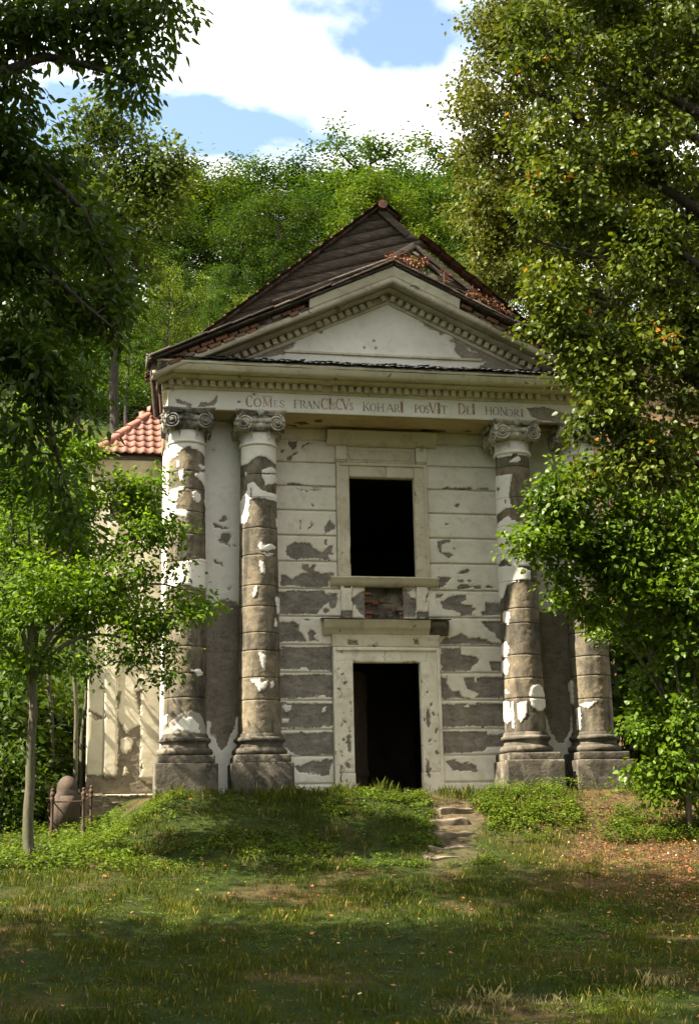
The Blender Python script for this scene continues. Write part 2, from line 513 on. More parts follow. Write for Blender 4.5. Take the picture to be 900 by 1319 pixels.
MAT['leaf_hill'] = leaf_mat('hill_leaf', (0.021, 0.052, 0.007), (0.068, 0.110, 0.016), trans=0.30, tcol=(1.6, 1.6, 0.5), spec=0.08, vary=True)
MAT['leaf_hill2'] = leaf_mat('hill_leaf_dark', (0.014, 0.038, 0.007), (0.046, 0.082, 0.014), trans=0.30, tcol=(1.5, 1.6, 0.5), spec=0.08, vary=True)
MAT['leaf_hill3'] = leaf_mat('hill_leaf_yellowish', (0.036, 0.066, 0.007), (0.098, 0.134, 0.018), trans=0.30, tcol=(1.7, 1.6, 0.5), spec=0.08, vary=True)
MAT['leaf_olive'] = leaf_mat('olive_leaf', (0.040, 0.055, 0.010), (0.104, 0.115, 0.024), trans=0.25, rough=0.5, spec=0.12)
MAT['leaf_broad'] = leaf_mat('broad_dull_leaf', (0.026, 0.050, 0.009), (0.075, 0.105, 0.018), trans=0.3, rough=0.5, spec=0.12)
MAT['leaf_linden'] = leaf_mat('linden_leaf', (0.018, 0.040, 0.004), (0.092, 0.118, 0.012), c3=(0.42, 0.17, 0.02), trans=0.26, rough=0.42, spec=0.18)
MAT['leaf_hazel'] = leaf_mat('fresh_green_leaf', (0.038, 0.085, 0.006), (0.110, 0.178, 0.016), trans=0.38, rough=0.42, spec=0.25)
MAT['leaf_small'] = leaf_mat('bright_sapling_leaf', (0.036, 0.085, 0.005), (0.105, 0.178, 0.012), trans=0.45, rough=0.45, spec=0.2)
MAT['leaf_dark'] = leaf_mat('dark_canopy_leaf', (0.018, 0.042, 0.005), (0.055, 0.095, 0.010), trans=0.42, rough=0.45, spec=0.2)
MAT['leaf_weed'] = leaf_mat('weed_leaf', (0.035, 0.075, 0.008), (0.115, 0.165, 0.022), trans=0.3, rough=0.5, spec=0.15)
MAT['grass'] = leaf_mat('grass_blade', (0.016, 0.035, 0.004), (0.080, 0.092, 0.013), c3=(0.28, 0.22, 0.08), trans=0.3, rough=0.6, spec=0.08)
MAT['straw'] = leaf_mat('dry_grass_blade', (0.26, 0.22, 0.09), (0.48, 0.41, 0.21), trans=0.3, rough=0.5, tcol=(1.3, 1.2, 0.8))
MAT['litter'] = leaf_mat('fallen_leaf', (0.11, 0.038, 0.014), (0.32, 0.125, 0.032), c3=(0.62, 0.55, 0.30), trans=0.1, rough=0.6, tcol=(1.3, 1.1, 0.6))
MAT['ivy_dry'] = leaf_mat('dry_red_creeper', (0.085, 0.034, 0.017), (0.21, 0.082, 0.036), trans=0.2, rough=0.6, tcol=(1.3, 1.0, 0.6))
def ground_mat():
    m, nt, b = new_mat('grassy_soil')
    p = wpos(nt)
    n1 = noise_node(nt, 0.55, 6, 0.6, p)
    n2 = noise_node(nt, 5.0, 7, 0.7, p)
    soil = ramp(nt, n2.outputs['Fac'], [(0.3, (0.036, 0.024, 0.014)), (0.7, (0.14, 0.082, 0.042))])
    turf = ramp(nt, n2.outputs['Fac'], [(0.3, (0.008, 0.018, 0.003)), (0.7, (0.034, 0.047, 0.009))])
    sxyz = nt.nodes.new('ShaderNodeSeparateXYZ')
    nt.links.new(p, sxyz.inputs[0])
    mr = nt.nodes.new('ShaderNodeMapRange')       # more leaf litter under the linden
    mr.inputs[1].default_value = -1.0; mr.inputs[2].default_value = 3.6
    mr.inputs[3].default_value = 0.0; mr.inputs[4].default_value = 0.26
    nt.links.new(sxyz.outputs[0], mr.inputs[0])
    a1 = nt.nodes.new('ShaderNodeMath'); a1.operation = 'ADD'
    nt.links.new(n1.outputs['Fac'], a1.inputs[0]); nt.links.new(mr.outputs[0], a1.inputs[1])
    f = ramp(nt, a1.outputs[0], [(0.53, 0.0), (0.72, 0.9)])
    pa = nt.nodes.new('ShaderNodeAttribute'); pa.attribute_name = 'path'
    earth = ramp(nt, n2.outputs['Fac'], [(0.3, (0.045, 0.032, 0.020)), (0.7, (0.13, 0.096, 0.062))])
    gcol = mixcol(nt, f, turf, soil)
    nt.links.new(mixcol(nt, pa.outputs['Fac'], gcol, earth), b.inputs['Base Color'])
    b.inputs['Roughness'].default_value = 0.95
    b.inputs['Specular IOR Level'].default_value = 0.1
    n3 = noise_node(nt, 14.0, 7, 0.7, p)
    bump(nt, b, n3.outputs['Fac'], 0.8, 0.04)
    return m
MAT['ground'] = ground_mat()

# ------------------------------------------------------------------ the ground, one sheet, rising to the wooded hill behind
_MY = [-200, -40, -24, -15, -12, -9, -6, -4.2, -3.4, -2.6, -1.9, -1.35, 0, 12, 14]
_MZ = [-3.0, -2.6, -2.5, -2.45, -2.30, -1.95, -1.50, -1.12, -0.86, -0.50, -0.17, -0.03, 0.0, 0.1, 0.6]
_LY = [-200, -40, -24, -15, -12, -9, -6, -4, -1.5, 0, 2, 8, 14]
_LZ = [-3.0, -2.6, -2.5, -2.45, -2.25, -1.85, -1.40, -0.97, -0.68, -0.52, -0.42, 0.0, 0.6]
def gh(x, y):
    x = np.asarray(x, float); y = np.asarray(y, float)
    m = np.interp(y, _MY, _MZ)
    l = np.interp(y, _LY, _LZ)
    wob = 0.35*vnoise(np.stack([x*0.0, y*0.7, y*0+3], -1), 5)
    w = sstep(-5.3, -4.15, x+wob)
    z = l+(m-l)*w
    z = z - 0.10*sstep(5.0, 9.0, x)*sstep(-8, -3, y)
    hy = np.maximum(y-13.5, 0)
    z = z + np.interp(hy, [0, 3, 31, 45, 62, 80, 230], [0, 1.6, 23.0, 29.5, 38.0, 44, 70])
    hl = np.maximum(np.abs(x-2)-24, 0)
    z = z + 0.18*np.minimum(hl, 60)*sstep(0, 12, hl)*sstep(-30, 10, y)
    P = np.stack([x, y, x*0], -1)
    far = sstep(10, 20, np.hypot(x, y))
    z = z + 0.035*fbm(P*1.1, 3, 3)*(1-sstep(-1.5, -0.9, y)*(np.abs(x) < 4.6)) + 0.5*far*fbm(P*0.11, 2, 9)
    return z
def axis(lo, a, b, hi, fine, n):
    o1 = a-np.geomspace(fine, a-lo, n)
    o2 = b+np.geomspace(fine, hi-b, n)
    return np.unique(np.concatenate([o1[::-1], np.arange(a, b, fine), o2]))
gx = axis(-220, -9, 10, 220, 0.12, 34)
gy = axis(-160, -13.5, 2, 240, 0.10, 48)
GX, GY = np.meshgrid(gx, gy, indexing='ij')
GZ = gh(GX, GY)
inside = (np.abs(GX) < 3.6) & (GY > -0.35) & (GY < 12.5)
GZ = np.where(inside, GZ-0.25, GZ)
def path_far(x, y):     # worn trace of the steps up the mound, 0 on it
    wob = 0.18*vnoise(np.stack([x*2.3, y*2.3, x*0], -1), 77)
    cx_ = 0.70+0.32*(y+2.0)
    return np.clip(sstep(0.22, 0.50, np.abs(x-cx_)+wob)+sstep(-4.2, -4.9, y+wob), 0, 1)
pth = (1-path_far(GX, GY))*sstep(-1.5, -2.1, GY)*np.clip(0.75+0.6*vnoise(np.stack([GX*3, GY*3, GX*0], -1), 9), 0, 1)
GZ = GZ-0.05*pth
i = np.arange(GX.size).reshape(GX.shape)
g = link('ground', mesh_from('ground', np.stack([GX, GY, GZ], -1).reshape(-1, 3),
     np.stack([i[:-1, :-1], i[1:, :-1], i[1:, 1:], i[:-1, 1:]], -1).reshape(-1, 4), MAT['ground'], True, {'path': pth.ravel()}))
tag(g, 'grassy mound and clearing rising to the wooded hill', kind='structure')

# ------------------------------------------------------------------ masks of limewash left on the masonry
def inpoly(x, y, poly):
    poly = np.asarray(poly, float)
    r = np.zeros(x.shape, bool)
    lo, hi = poly.min(0), poly.max(0)
    sel = (x >= lo[0]) & (x <= hi[0]) & (y >= lo[1]) & (y <= hi[1])
    xs, ys = x[sel], y[sel]
    ins = np.zeros(xs.shape, bool)
    n = len(poly)
    for k in range(n):
        x0, y0 = poly[k]; x1, y1 = poly[(k+1) % n]
        if y0 == y1: continue
        c = ((y0 > ys) != (y1 > ys)) & (xs < (x1-x0)*(ys-y0)/(y1-y0)+x0)
        ins ^= c
    r[sel] = ins
    return r
def zone(x0, y0, s):
    return lambda pts: [(x0+a/s, y0+b/s) for a, b in pts]
z5, z6, z7, z8 = zone(200, 520, 5.0), zone(190, 770, 4.5), zone(620, 520, 5.075), zone(625, 770, 4.5)
zl1, zl2, zr1, zr2 = zone(350, 540, 5.276), zone(350, 780, 5.276), zone(545, 540, 5.276), zone(545, 780, 5.276)
zt, zt2, zf, zf2 = zone(500, 330, 3.46), zone(190, 330, 2.903), zone(190, 440, 5.0), zone(480, 480, 2.8125)
zw = zone(0, 760, 3.0)
def plane_poly(pts, Y):
    return [tuple(at(a, b, Y)[[0, 2]]) for a, b in pts]

class Mask:
    def __init__(s, base, ops, amp=0.026, seed=0):
        s.base, s.ops, s.amp, s.seed = base, ops, amp, seed      # ops: (value, polygon in metres)
    def __call__(s, u, v):
        P = np.stack([u, v, u*0+s.seed*3.3], -1)
        du = s.amp*fbm(P*9, 3, s.seed)+0.5*s.amp*vnoise(P*38, s.seed+5)
        dv = s.amp*fbm(P*9+50, 3, s.seed+1)+0.5*s.amp*vnoise(P*38+50, s.seed+6)
        uu, vv = u+du, v+dv
        m = s.base(u, v) if callable(s.base) else np.full(u.shape, float(s.base))
        u2 = u+2.6*s.amp*fbm(P*7+90, 3, s.seed+20); v2 = v+2.6*s.amp*fbm(P*7+130, 3, s.seed+21)
        m2 = m
        for val, poly in s.ops:
            m = np.where(inpoly(uu, vv, poly), float(val), m)
            m2 = np.where(inpoly(u2, v2, poly), float(val), m2)
        fl = fbm(P*17+11, 3, s.seed+40)                  # small flakes lost beside the breaks, scraps left inside them
        m = np.where((m > 0.5) & (m2 < 0.5) & (fl > 0.18), 0.0, m)
        m = np.where((m < 0.2) & (m2 > 0.5) & (fl < -0.30), 1.0, m)
        return np.where(m > 0.5, 1.0, np.where((m2 > 0.5) | (m > 0.2), 0.28, 0.0))

def panel(name, parent, x0, x1, z0, z1, y, mask, mat, thick=0.019, back=0.04, step=0.017, rough=0.012, edge=0.010, seed=0):
    """an upright slab facing -Y: limewash stands proud of the bare, rougher masonry; its sides run back"""
    nx = max(3, int((x1-x0)/step)); nz = max(3, int((z1-z0)/step))
    xs, zs = np.linspace(x0, x1, nx+1), np.linspace(z0, z1, nz+1)
    X, Z = np.meshgrid(xs, zs, indexing='ij')
    m = mask(X, Z) if mask is not None else np.ones_like(X)
    P = np.stack([X, X*0+y, Z], -1)
    rg = fbm(P*np.array([7, 1, 16.]), 4, seed+3)
    ed = np.minimum(np.minimum(X-x0, x1-X), np.minimum(Z-z0, z1-Z))
    Y = y-thick*m+rough*(1-m)*(0.4+rg)+0.003*rg + edge*np.clip(1-ed/0.03, 0, 1)**2
    i = np.arange(X.size).reshape(X.shape)
    q = np.stack([i[:-1, :-1], i[1:, :-1], i[1:, 1:], i[:-1, 1:]], -1).reshape(-1, 4)
    V = np.stack([X, Y, Z], -1).reshape(-1, 3)
    loop = np.concatenate([i[:, 0], i[-1, 1:], i[-2::-1, -1], i[0, -2:0:-1]])
    B = V[loop].copy(); B[:, 1] = y+back
    n0, k = len(V), len(loop)
    a = loop; b = np.roll(loop, -1); c = n0+np.arange(k); d = np.roll(c, -1)
    q2 = np.stack([b, a, c, d], -1)
    V = np.vstack([V, B])
    pl = np.concatenate([m.ravel(), m.ravel()[loop]])
    return link(name, mesh_from(name, V, [np.vstack([q, q2])], mat, False, {'pl': pl}), parent)

# ================================================================== the chapel
chapel = empty('chapel', (0, 0, 0))
tag(chapel, 'derelict neoclassical chapel with four peeling ionic columns, pediment and painted inscription', 'chapel')
portal = empty('portal_wall', parent=chapel)

JZ = [6.68, 6.445, 6.01, 5.56, 5.10, 4.63, 4.15, 3.645, 3.14, 2.625, 2.13, 1.635, 1.12, 0.655, 0.18, -0.12]
bare_l = [
 *[(0, plane_poly(zl1(p), 0)) for p in (
  [(110,150),(165,150),(170,190),(140,210),(110,190)], [(55,210),(95,210),(80,232),(55,235)], [(100,260),(165,220),(175,235),(130,265),(120,285),(100,285)],
  [(200,180),(255,155),(265,165),(220,185),(215,215),(200,205)], [(95,440),(150,430),(250,455),(330,450),(350,465),(440,462),(440,470),(270,467),(100,450)],
  [(160,472),(250,478),(350,480),(280,490),(180,480)], [(262,562),(290,590),(275,603)], [(360,730),(390,690),(430,720),(432,750),(400,760),(385,770),(365,790),(355,785)],
  [(230,755),(255,730),(270,690),(272,735),(245,750)], [(184,690),(191,690),(196,760),(188,760)],
  [(95,880),(150,835),(250,840),(270,870),(340,910),(390,860),(412,870),(405,910),(380,925),(390,960),(290,945),(200,955),(120,945),(95,920)],
  [(359,815),(373,815),(371,865),(360,860)],
  [(60,1065),(85,1060),(140,1095),(150,1075),(200,1050),(240,1045),(205,1020),(205,990),(240,985),(255,1020),(275,985),(300,990),(285,1030),(330,1055),(415,1040),(425,1055),(395,1090),(380,1145),(200,1145),(130,1130),(60,1140)],
  [(40,1170),(350,1165),(365,1195),(420,1185),(445,1190),(440,1260),(420,1300),(395,1290),(385,1250),(330,1290),(310,1330),(40,1330)])],
 *[(0, plane_poly(zl2(p), 0)) for p in (
  [(40,0),(320,0),(325,40),(290,55),(150,50),(40,60)], [(340,35),(360,15),(395,40),(370,60),(345,50)], [(400,0),(430,0),(420,35),(395,20)], [(200,95),(270,95),(240,105)],
  [(40,115),(150,110),(180,140),(185,180),(210,210),(240,250),(40,250)], [(240,175),(285,170),(295,225),(320,245),(250,248)],
  [(40,290),(440,275),(440,310),(410,325),(440,365),(420,390),(430,445),(250,445),(225,415),(160,440),(40,435)],
  [(40,475),(410,470),(430,520),(415,560),(430,630),(400,630),(330,615),(270,630),(40,635)],
  [(40,665),(440,670),(430,700),(425,810),(390,830),(40,835)], [(40,870),(445,865),(440,1015),(200,1030),(150,1010),(40,930)],
  [(155,1095),(230,1075),(265,1060),(430,1050),(395,1100),(390,1150),(340,1165),(300,1140),(180,1135)])],
 *[(1, plane_poly(zl2(p), 0)) for p in ([(65,680),(130,680),(125,720),(90,725)], [(70,770),(115,770),(110,790),(70,795)], [(340,700),(370,690),(360,720),(345,718)])]]
bare_r = [
 *[(0, plane_poly(zr1(p), 0)) for p in (
  [(120,480),(160,460),(200,470),(320,465),(325,480),(250,485),(130,490)], [(360,475),(430,465),(440,485),(370,482)], [(205,590),(230,570),(245,590),(225,605)], [(145,705),(165,708),(168,720),(150,718)],
  [(90,835),(175,815),(180,840),(130,850),(115,880),(130,910),(185,910),(205,935),(170,955),(145,935),(105,905),(92,870)], [(188,875),(200,875),(195,905)],
  [(225,1050),(270,1030),(315,1020),(300,1050),(260,1055)], [(90,1080),(140,1070),(190,1085),(150,1120),(105,1150),(95,1130)], [(230,1095),(275,1090),(275,1115),(235,1115)],
  [(295,1095),(325,1098),(322,1110),(300,1108)], [(235,1130),(300,1120),(330,1150),(290,1160),(225,1165)], [(335,1140),(390,1135),(390,1158),(340,1155)], [(415,1145),(440,1125),(468,1148),(430,1155)],
  [(70,1190),(135,1190),(90,1230)], [(110,1250),(200,1200),(290,1200),(285,1235),(240,1245),(290,1270),(350,1290),(330,1320),(240,1320),(190,1300),(130,1290)],
  [(385,1320),(430,1290),(410,1245),(500,1250),(560,1230),(560,1320)])],
 *[(0, plane_poly(zr2(p), 0)) for p in (
  [(250,0),(330,0),(330,70),(250,75)], [(390,65),(420,30),(430,0),(570,0),(570,70)], [(140,215),(200,215),(250,190),(300,220),(370,220),(400,230),(450,250),(570,265),(100,265)],
  [(385,110),(515,105),(580,105),(580,260),(525,240),(490,210),(480,190),(430,165),(410,140)], [(110,295),(250,290),(260,340),(350,350),(380,370),(330,420),(320,445),(110,450),(130,420),(95,390),(125,320)],
  [(440,380),(525,385),(580,385),(580,450),(460,445)], [(100,490),(160,490),(155,530),(190,590),(240,570),(260,620),(340,630),(385,600),(290,570),(270,490),(590,490),(590,630),(100,635)],
  [(105,670),(590,665),(590,825),(110,825)], [(115,855),(430,855),(430,880),(520,880),(600,860),(600,960),(430,970),(420,990),(330,1000),(125,1005)],
  [(150,1060),(200,1040),(250,1070),(350,1080),(370,1130),(200,1120)])],
 (1, plane_poly(zr2([(270,690),(300,672),(318,685),(295,700)]), 0)), (1, plane_poly(zr2([(345,485),(370,487),(367,530),(348,528)]), 0))]
ml, mr_ = Mask(1, bare_l, seed=2), Mask(1, bare_r, seed=4)
WX = 2.30
for k in range(len(JZ)-1):
    z1, z0 = JZ[k], JZ[k+1]
    inner = 0.86 if z0 > 3.6 else (0.80 if z0 > 3.1 else 0.99)
    if z0 < 0: inner = 0.99
    panel('plaster_band', portal, -WX, -inner, z0+0.014, z1-0.014, -0.02, ml, MAT['wall'], seed=k)
    panel('plaster_band', portal, inner, WX, z0+0.014, z1-0.014, -0.02, mr_, MAT['wall'], seed=k+40)
# core of the wall round the two openings; its face shows in the joints
b = MB()
for (x0, x1, z0, z1) in ((-WX-.05, -0.80, -0.4, 6.9), (0.80, WX+.05, -0.4, 6.9), (-0.80, 0.80, 2.45, 3.10), (-0.80, -0.365, 3.10, 3.72), (0.365, 0.80, 3.10, 3.72), (-0.80, 0.80, 5.9, 6.9)):
    b.box(x0, x1, 0.0, 0.55, z0, z1, 0.5, 0.0, 0.004)
b.build('wall_core', MAT['wall'], portal, attr='pl')

# --- doorway surround
def strip(parent, name, prof, x0, x1, mat, step=0.08, amp=0.004, seed=0):
    """moulding of profile (y,z) run along X"""
    n = max(2, int((x1-x0)/step))
    xs = np.linspace(x0, x1, n+1)
    mb = MB()
    mb.sweep(prof, lambda p: np.stack([xs, xs*0+p[0], xs*0+p[1]], -1), amp, seed)
    for xe, rev in ((x0, False), (x1, True)):
        k = len(prof)
        P = [(xe, p[0], p[1]) for p in prof]; c = np.mean(P, axis=0)
        mb.add(P+[c], t=[(k, j, (j+1) % k) if rev else (k, (j+1) % k, j) for j in range(k)])
    o = mb.build(name, mat, parent, attr='pl')
    return o
def jamb(parent, xo, xi, z0, z1, y, mat, sgn, seed, mask=None):
    a, b_ = (xo, xi) if sgn < 0 else (xi, xo)
    return panel('jamb', parent, a, b_, z0, z1, y, mask, mat, back=0.13, seed=seed, rough=0.01)
doorway = empty('doorway', parent=chapel)
pit = [(0, [(x+0.03*math.cos(t)*s, z+0.045*math.sin(t)*s) for t in np.linspace(0, 6.28, 7)[:-1]]) for x, z, s in
       [(random.choice((-1, 1))*random.uniform(0.66, 0.93), random.uniform(0.1, 2.2), random.uniform(0.25, 0.9)) for _ in range(46)]]
pit += [(0, plane_poly(zl2(p), -0.06)) for p in ([(480,1075),(528,1070),(540,1120),(500,1100)], [(505,890),(530,880),(540,1000),(515,990)], [(470,1080),(480,1100),(474,1250),(462,1250)])]
pit += [(0, [(0.66,0.3),(0.72,0.25),(0.74,0.5),(0.68,0.6)]), (0, [(0.7,1.2),(0.76,1.1),(0.78,1.45),(0.72,1.5)])]
dm = Mask(1, pit, seed=9)
jamb(doorway, -0.965, -0.62, 0.36, 2.35, -0.07, MAT['frame'], -1, 1, dm)
jamb(doorway, 0.965, 0.62, 0.36, 2.35, -0.07, MAT['frame'], 1, 2, dm)
for s in (-1, 1):
    a, c = (-0.975, -0.612) if s < 0 else (0.612, 0.975)
    panel('jamb_foot', doorway, a, c, -0.06, 0.355, -0.085, dm, MAT['frame'], back=0.145, seed=5+s)
panel('lintel', doorway, -0.965, -0.03, 2.31, 2.56, -0.07, Mask(1, [(0, [(-.75,2.31),(-.62,2.33),(-.5,2.31)])], seed=3), MAT['frame'], back=0.13, seed=8)
panel('lintel', doorway, -0.022, 0.965, 2.31, 2.56, -0.07, Mask(1, [(0, [(.3,2.31),(.5,2.335),(.6,2.31)])], seed=3), MAT['frame'], back=0.13, seed=9)
for s in (-1, 1):   # raised outer fillet
    MB().box(min(s*0.925, s*0.985), max(s*0.925, s*0.985), -0.125, 0.0, 0.0, 2.58, 0.12, 0.004, 0.01, 3+s).build('fillet', MAT['frame'], doorway, attr='pl')
MB().box(-0.92, 0.92, -0.125, 0.0, 2.52, 2.58, 0.12, 0.004, 0.01, 8).build('fillet', MAT['frame'], doorway, attr='pl')
panel('door_frieze', doorway, -1.0, 1.0, 2.585, 2.82, -0.09, Mask(1, [(0, [(-.72,2.62),(-.52,2.62),(-.53,2.7),(-.72,2.72)]), (0, [(-.4,2.6),(-.1,2.6),(-.2,2.63)]), (0, [(.5,2.63),(.62,2.63),(.58,2.74),(.5,2.7)])], seed=6), MAT['trim'], back=0.2)
strip(doorway, 'door_cornice', [(0.0, 2.80), (-0.10, 2.80), (-0.12, 2.83), (-0.17, 2.90), (-0.23, 2.93), (-0.23, 3.02), (-0.26, 3.04), (-0.265, 3.06), (0.0, 3.09)], -1.155, 0.80, MAT['trim'], 0.05, 0.008, 2)
strip(doorway, 'broken_cornice_end', [(0.0, 2.80), (-0.10, 2.80), (-0.12, 2.83), (-0.16, 2.90), (-0.20, 2.94), (-0.205, 3.02), (-0.21, 3.05), (0.0, 3.08)], 0.803, 1.15, MAT['stone'], 0.05, 0.014, 4)
strip(doorway, 'cornice_slab', [(0.0, 3.093), (-0.28, 3.065), (-0.285, 3.08), (0.0, 3.11)], -1.19, 1.18, MAT['stone'], 0.05, 0.008, 5)
MB().box(-0.95, 0.98, -0.35, 0.4, -0.16, -0.012, 0.1, 0.012, 0.03, 3).build('threshold', MAT['step'], doorway)

# --- window surround with the broken panel under it
win = empty('window', parent=chapel)
wm = Mask(1, [(0, [(-.63, 4.1), (-.60, 4.1), (-.60, 4.45), (-.625, 4.4)]), (0, [(.72, 4.8), (.745, 4.8), (.74, 4.84)]), (0, [(-.78, 4.3), (-.765, 4.3), (-.76, 4.4)])], seed=12, amp=0.012)
jamb(win, -0.84, -0.615, 3.87, 5.99, -0.055, MAT['trim'], -1, 21, wm)
jamb(win, 0.84, 0.615, 3.87, 5.99, -0.055, MAT['trim'], 1, 22, wm)
panel('lintel', win, -0.612, 0.08, 5.755, 5.99, -0.055, None, MAT['trim'], back=0.13, seed=23)
panel('lintel', win, 0.087, 0.612, 5.755, 5.99, -0.055, None, MAT['trim'], back=0.13, seed=24)
for s in (-1, 1):
    MB().box(min(s*0.80, s*0.858), max(s*0.80, s*0.858), -0.105, 0.0, 3.88, 6.02, 0.12, 0.003, 0.01, 3+s).build('fillet', MAT['trim'], win, attr='pl')
    MB().box(min(s*0.66, s*0.86), max(s*0.66, s*0.86), -0.10, 0.0, 6.075, 6.335, 0.06, 0.008, 0.01, 9+s).build('end_block', MAT['frame'], win, attr='pl')
    for q in range(5):
        MB().box(s*0.76-0.085+q*0.036, s*0.76-0.085+q*0.036+0.024, -0.09, 0.0, 6.03, 6.072, 0.05, 0.002, 0.005).build('gutta', MAT['frame'], win, attr='pl')
MB().box(-0.797, 0.797, -0.105, 0.0, 5.965, 6.02, 0.12, 0.003, 0.01, 7).build('fillet', MAT['trim'], win, attr='pl')
panel('window_frieze', win, -0.655, 0.655, 6.03, 6.34, -0.03, None, MAT['trim'], back=0.1, seed=31)
for (x0, x1, z0, z1) in ((-0.60, 0.60, 6.265, 6.285), (-0.60, 0.60, 6.09, 6.11), (-0.60, -0.58, 6.11, 6.265), (0.58, 0.60, 6.11, 6.265)):
    MB().box(x0, x1, -0.062, -0.03, z0, z1, 0.1, 0.0015, 0.005).build('panel_moulding', MAT['trim'], win, attr='pl')
strip(win, 'window_cornice', [(0.0, 6.34), (-0.06, 6.34), (-0.08, 6.38), (-0.13, 6.40), (-0.13, 6.43), (-0.20, 6.46), (-0.20, 6.55), (-0.235, 6.57), (-0.24, 6.61), (0.0, 6.64)], -1.03, 1.05, MAT['trim'], 0.05, 0.007, 12)
strip(win, 'sill', [(0.12, 3.70), (-0.09, 3.70), (-0.11, 3.745), (-0.14, 3.77), (-0.145, 3.82), (-0.165, 3.835), (-0.17, 3.862), (0.12, 3.875)], -1.0, 1.01, MAT['trim'], 0.05, 0.006, 14)
for s in (-1, 1):
    a, c = (-0.815, -0.60) if s < 0 else (0.60, 0.815)
    pm = Mask(1, [(0, [(a-.02, 3.11), (c+.02, 3.11), (c+.02, 3.235), (a-.02, 3.24)]), (0, [(c-.05*s, 3.4), (c-.02, 3.42), (c, 3.6), (c-.03, 3.6)])] + ([(0, [(-.75, 3.66), (-.64, 3.64), (-.62, 3.70), (-.75, 3.70)])] if s < 0 else []), seed=15+s)
    panel('apron_pilaster', win, a, c, 3.12, 3.70, -0.07, pm, MAT['frame'], back=0.1, seed=41+s)
z8b = zone(400, 560, 4.395)
am = Mask(1, [(0, plane_poly(z8b([(225,925),(300,885),(320,880),(610,880),(615,940),(600,975),(590,1035),(310,1040),(260,1000),(230,960)]), 0)), (1, plane_poly(z8b([(240,960),(270,1000),(290,1040),(235,1035)]), 0)), (1, plane_poly(z8b([(545,895),(612,885),(610,935),(570,925)]), 0))], seed=17)
# the apron is broken through: a hole with brick ragged edges
for (x0, x1, z0, z1) in ((-0.597, -0.36, 3.12, 3.70), (0.36, 0.597, 3.12, 3.70)):
    panel('apron_panel', win, x0, x1, z0, z1, -0.02, am, MAT['wall'], back=0.05, seed=44)
b = MB(); b.box(-0.38, 0.38, 0.10, 0.5, 3.05, 3.86, 0.05, 0.05, 0.01, 5)
b.build('rubble_core', MAT['stone'], win)
for r in range(8):
    for s in (-1, 1):
        if random.random() < 0.25: continue
        w = random.uniform(0.02, 0.17)
        x0, x1 = (-0.36, -0.36+w) if s < 0 else (0.36-w, 0.36)
        MB().box(x0, x1, -0.005+random.uniform(0, .08), 0.14, 3.125+r*0.071, 3.125+r*0.071+0.06, 0.05, 0.008, 0.012, r).build('brick', MAT['redbrick'] if random.random() < .25 else MAT['brick'], win)
for q in range(9):
    x, z = random.uniform(-0.24, 0.1), 3.14+random.uniform(0, 0.36)
    MB().box(x, x+random.uniform(.08, .16), 0.06, 0.16, z, z+random.uniform(.05, .1), 0.05, 0.02, 0.02, q+30).build('brick', MAT['redbrick'] if q % 3 == 0 else MAT['stone'], win)

# --- interior, dark
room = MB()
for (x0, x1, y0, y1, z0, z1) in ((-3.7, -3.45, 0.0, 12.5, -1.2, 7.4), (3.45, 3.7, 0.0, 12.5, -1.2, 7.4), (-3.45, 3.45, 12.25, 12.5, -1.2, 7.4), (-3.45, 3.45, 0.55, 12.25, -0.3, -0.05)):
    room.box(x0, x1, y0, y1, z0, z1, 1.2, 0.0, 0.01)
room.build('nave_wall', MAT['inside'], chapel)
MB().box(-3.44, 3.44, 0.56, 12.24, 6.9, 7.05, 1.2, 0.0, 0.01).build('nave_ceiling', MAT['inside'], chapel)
MB().box(-4.0, -2.32, 0.0, 0.55, -1.0, 7.3, 0.6, 0.0, 0.01).build('front_wall', MAT['pier'], chapel, attr='pl')
MB().box(2.32, 4.0, 0.0, 0.55, -1.0, 7.3, 0.6, 0.0, 0.01).build('front_wall', MAT['pier'], chapel, attr='pl')
MB().box(-2.31, 2.31, 0.02, 0.55, 6.905, 7.3, 0.6, 0.0, 0.01).build('front_wall', MAT['pier'], chapel, attr='pl')
leaf = empty('door_leaf', (-0.60, 0.56, 0.0), parent=chapel)
leaf.rotation_euler = (0, 0, math.radians(58))
for q in range(6):
    MB().box(q*0.165, q*0.165+0.155, 0.0, 0.045, -0.02, 2.28, 0.3, 0.002, 0.006, q).build('plank', MAT['door'], leaf)
for z in (0.35, 1.8):
    MB().box(0.02, 0.95, -0.03, -0.002, z, z+0.12, 0.3, 0.002, 0.006).build('ledge', MAT['door'], leaf)

# --- piers between the columns
pierL = Mask(1, [(0, plane_poly(z5(p), -0.3)) for p in ([(420,740),(440,725),(465,730),(468,755),(440,765),(420,755)], [(370,770),(400,765),(430,790),(480,790),(475,805),(420,800),(385,790)],
   [(415,850),(430,830),(480,825),(485,860),(470,880),(475,910),(440,905),(395,890),(420,870)], [(500,900),(520,908),(520,920),(505,914)], [(375,1005),(395,1005),(400,1020),(430,1025),(438,1050),(410,1040),(380,1025)], [(460,1185),(495,1180),(480,1200),(465,1198)], [(370,290),(380,290),(380,303),(371,303)])]
   + [(0, plane_poly(z6([(300,60),(400,30),(430,15),(470,10),(560,50),(560,700),(515,690),(510,760),(480,800),(465,850),(430,885),(405,860),(390,810),(360,790),(360,720),(300,700)]), -0.3))], seed=31)
pierR = Mask(1, [(0, plane_poly(z8([(280,90),(400,80),(520,75),(510,470),(480,500),(500,640),(490,780),(450,850),(420,840),(380,780),(350,700),(280,400)]), -0.3)), (0, plane_poly(z7([(455,340),(466,340),(466,355),(456,355)]), -0.3))], seed=33)
panel('pier', chapel, -3.96, -2.25, -0.1, 6.675, -0.28, pierL, MAT['pier'], back=0.27, seed=51, step=0.022)
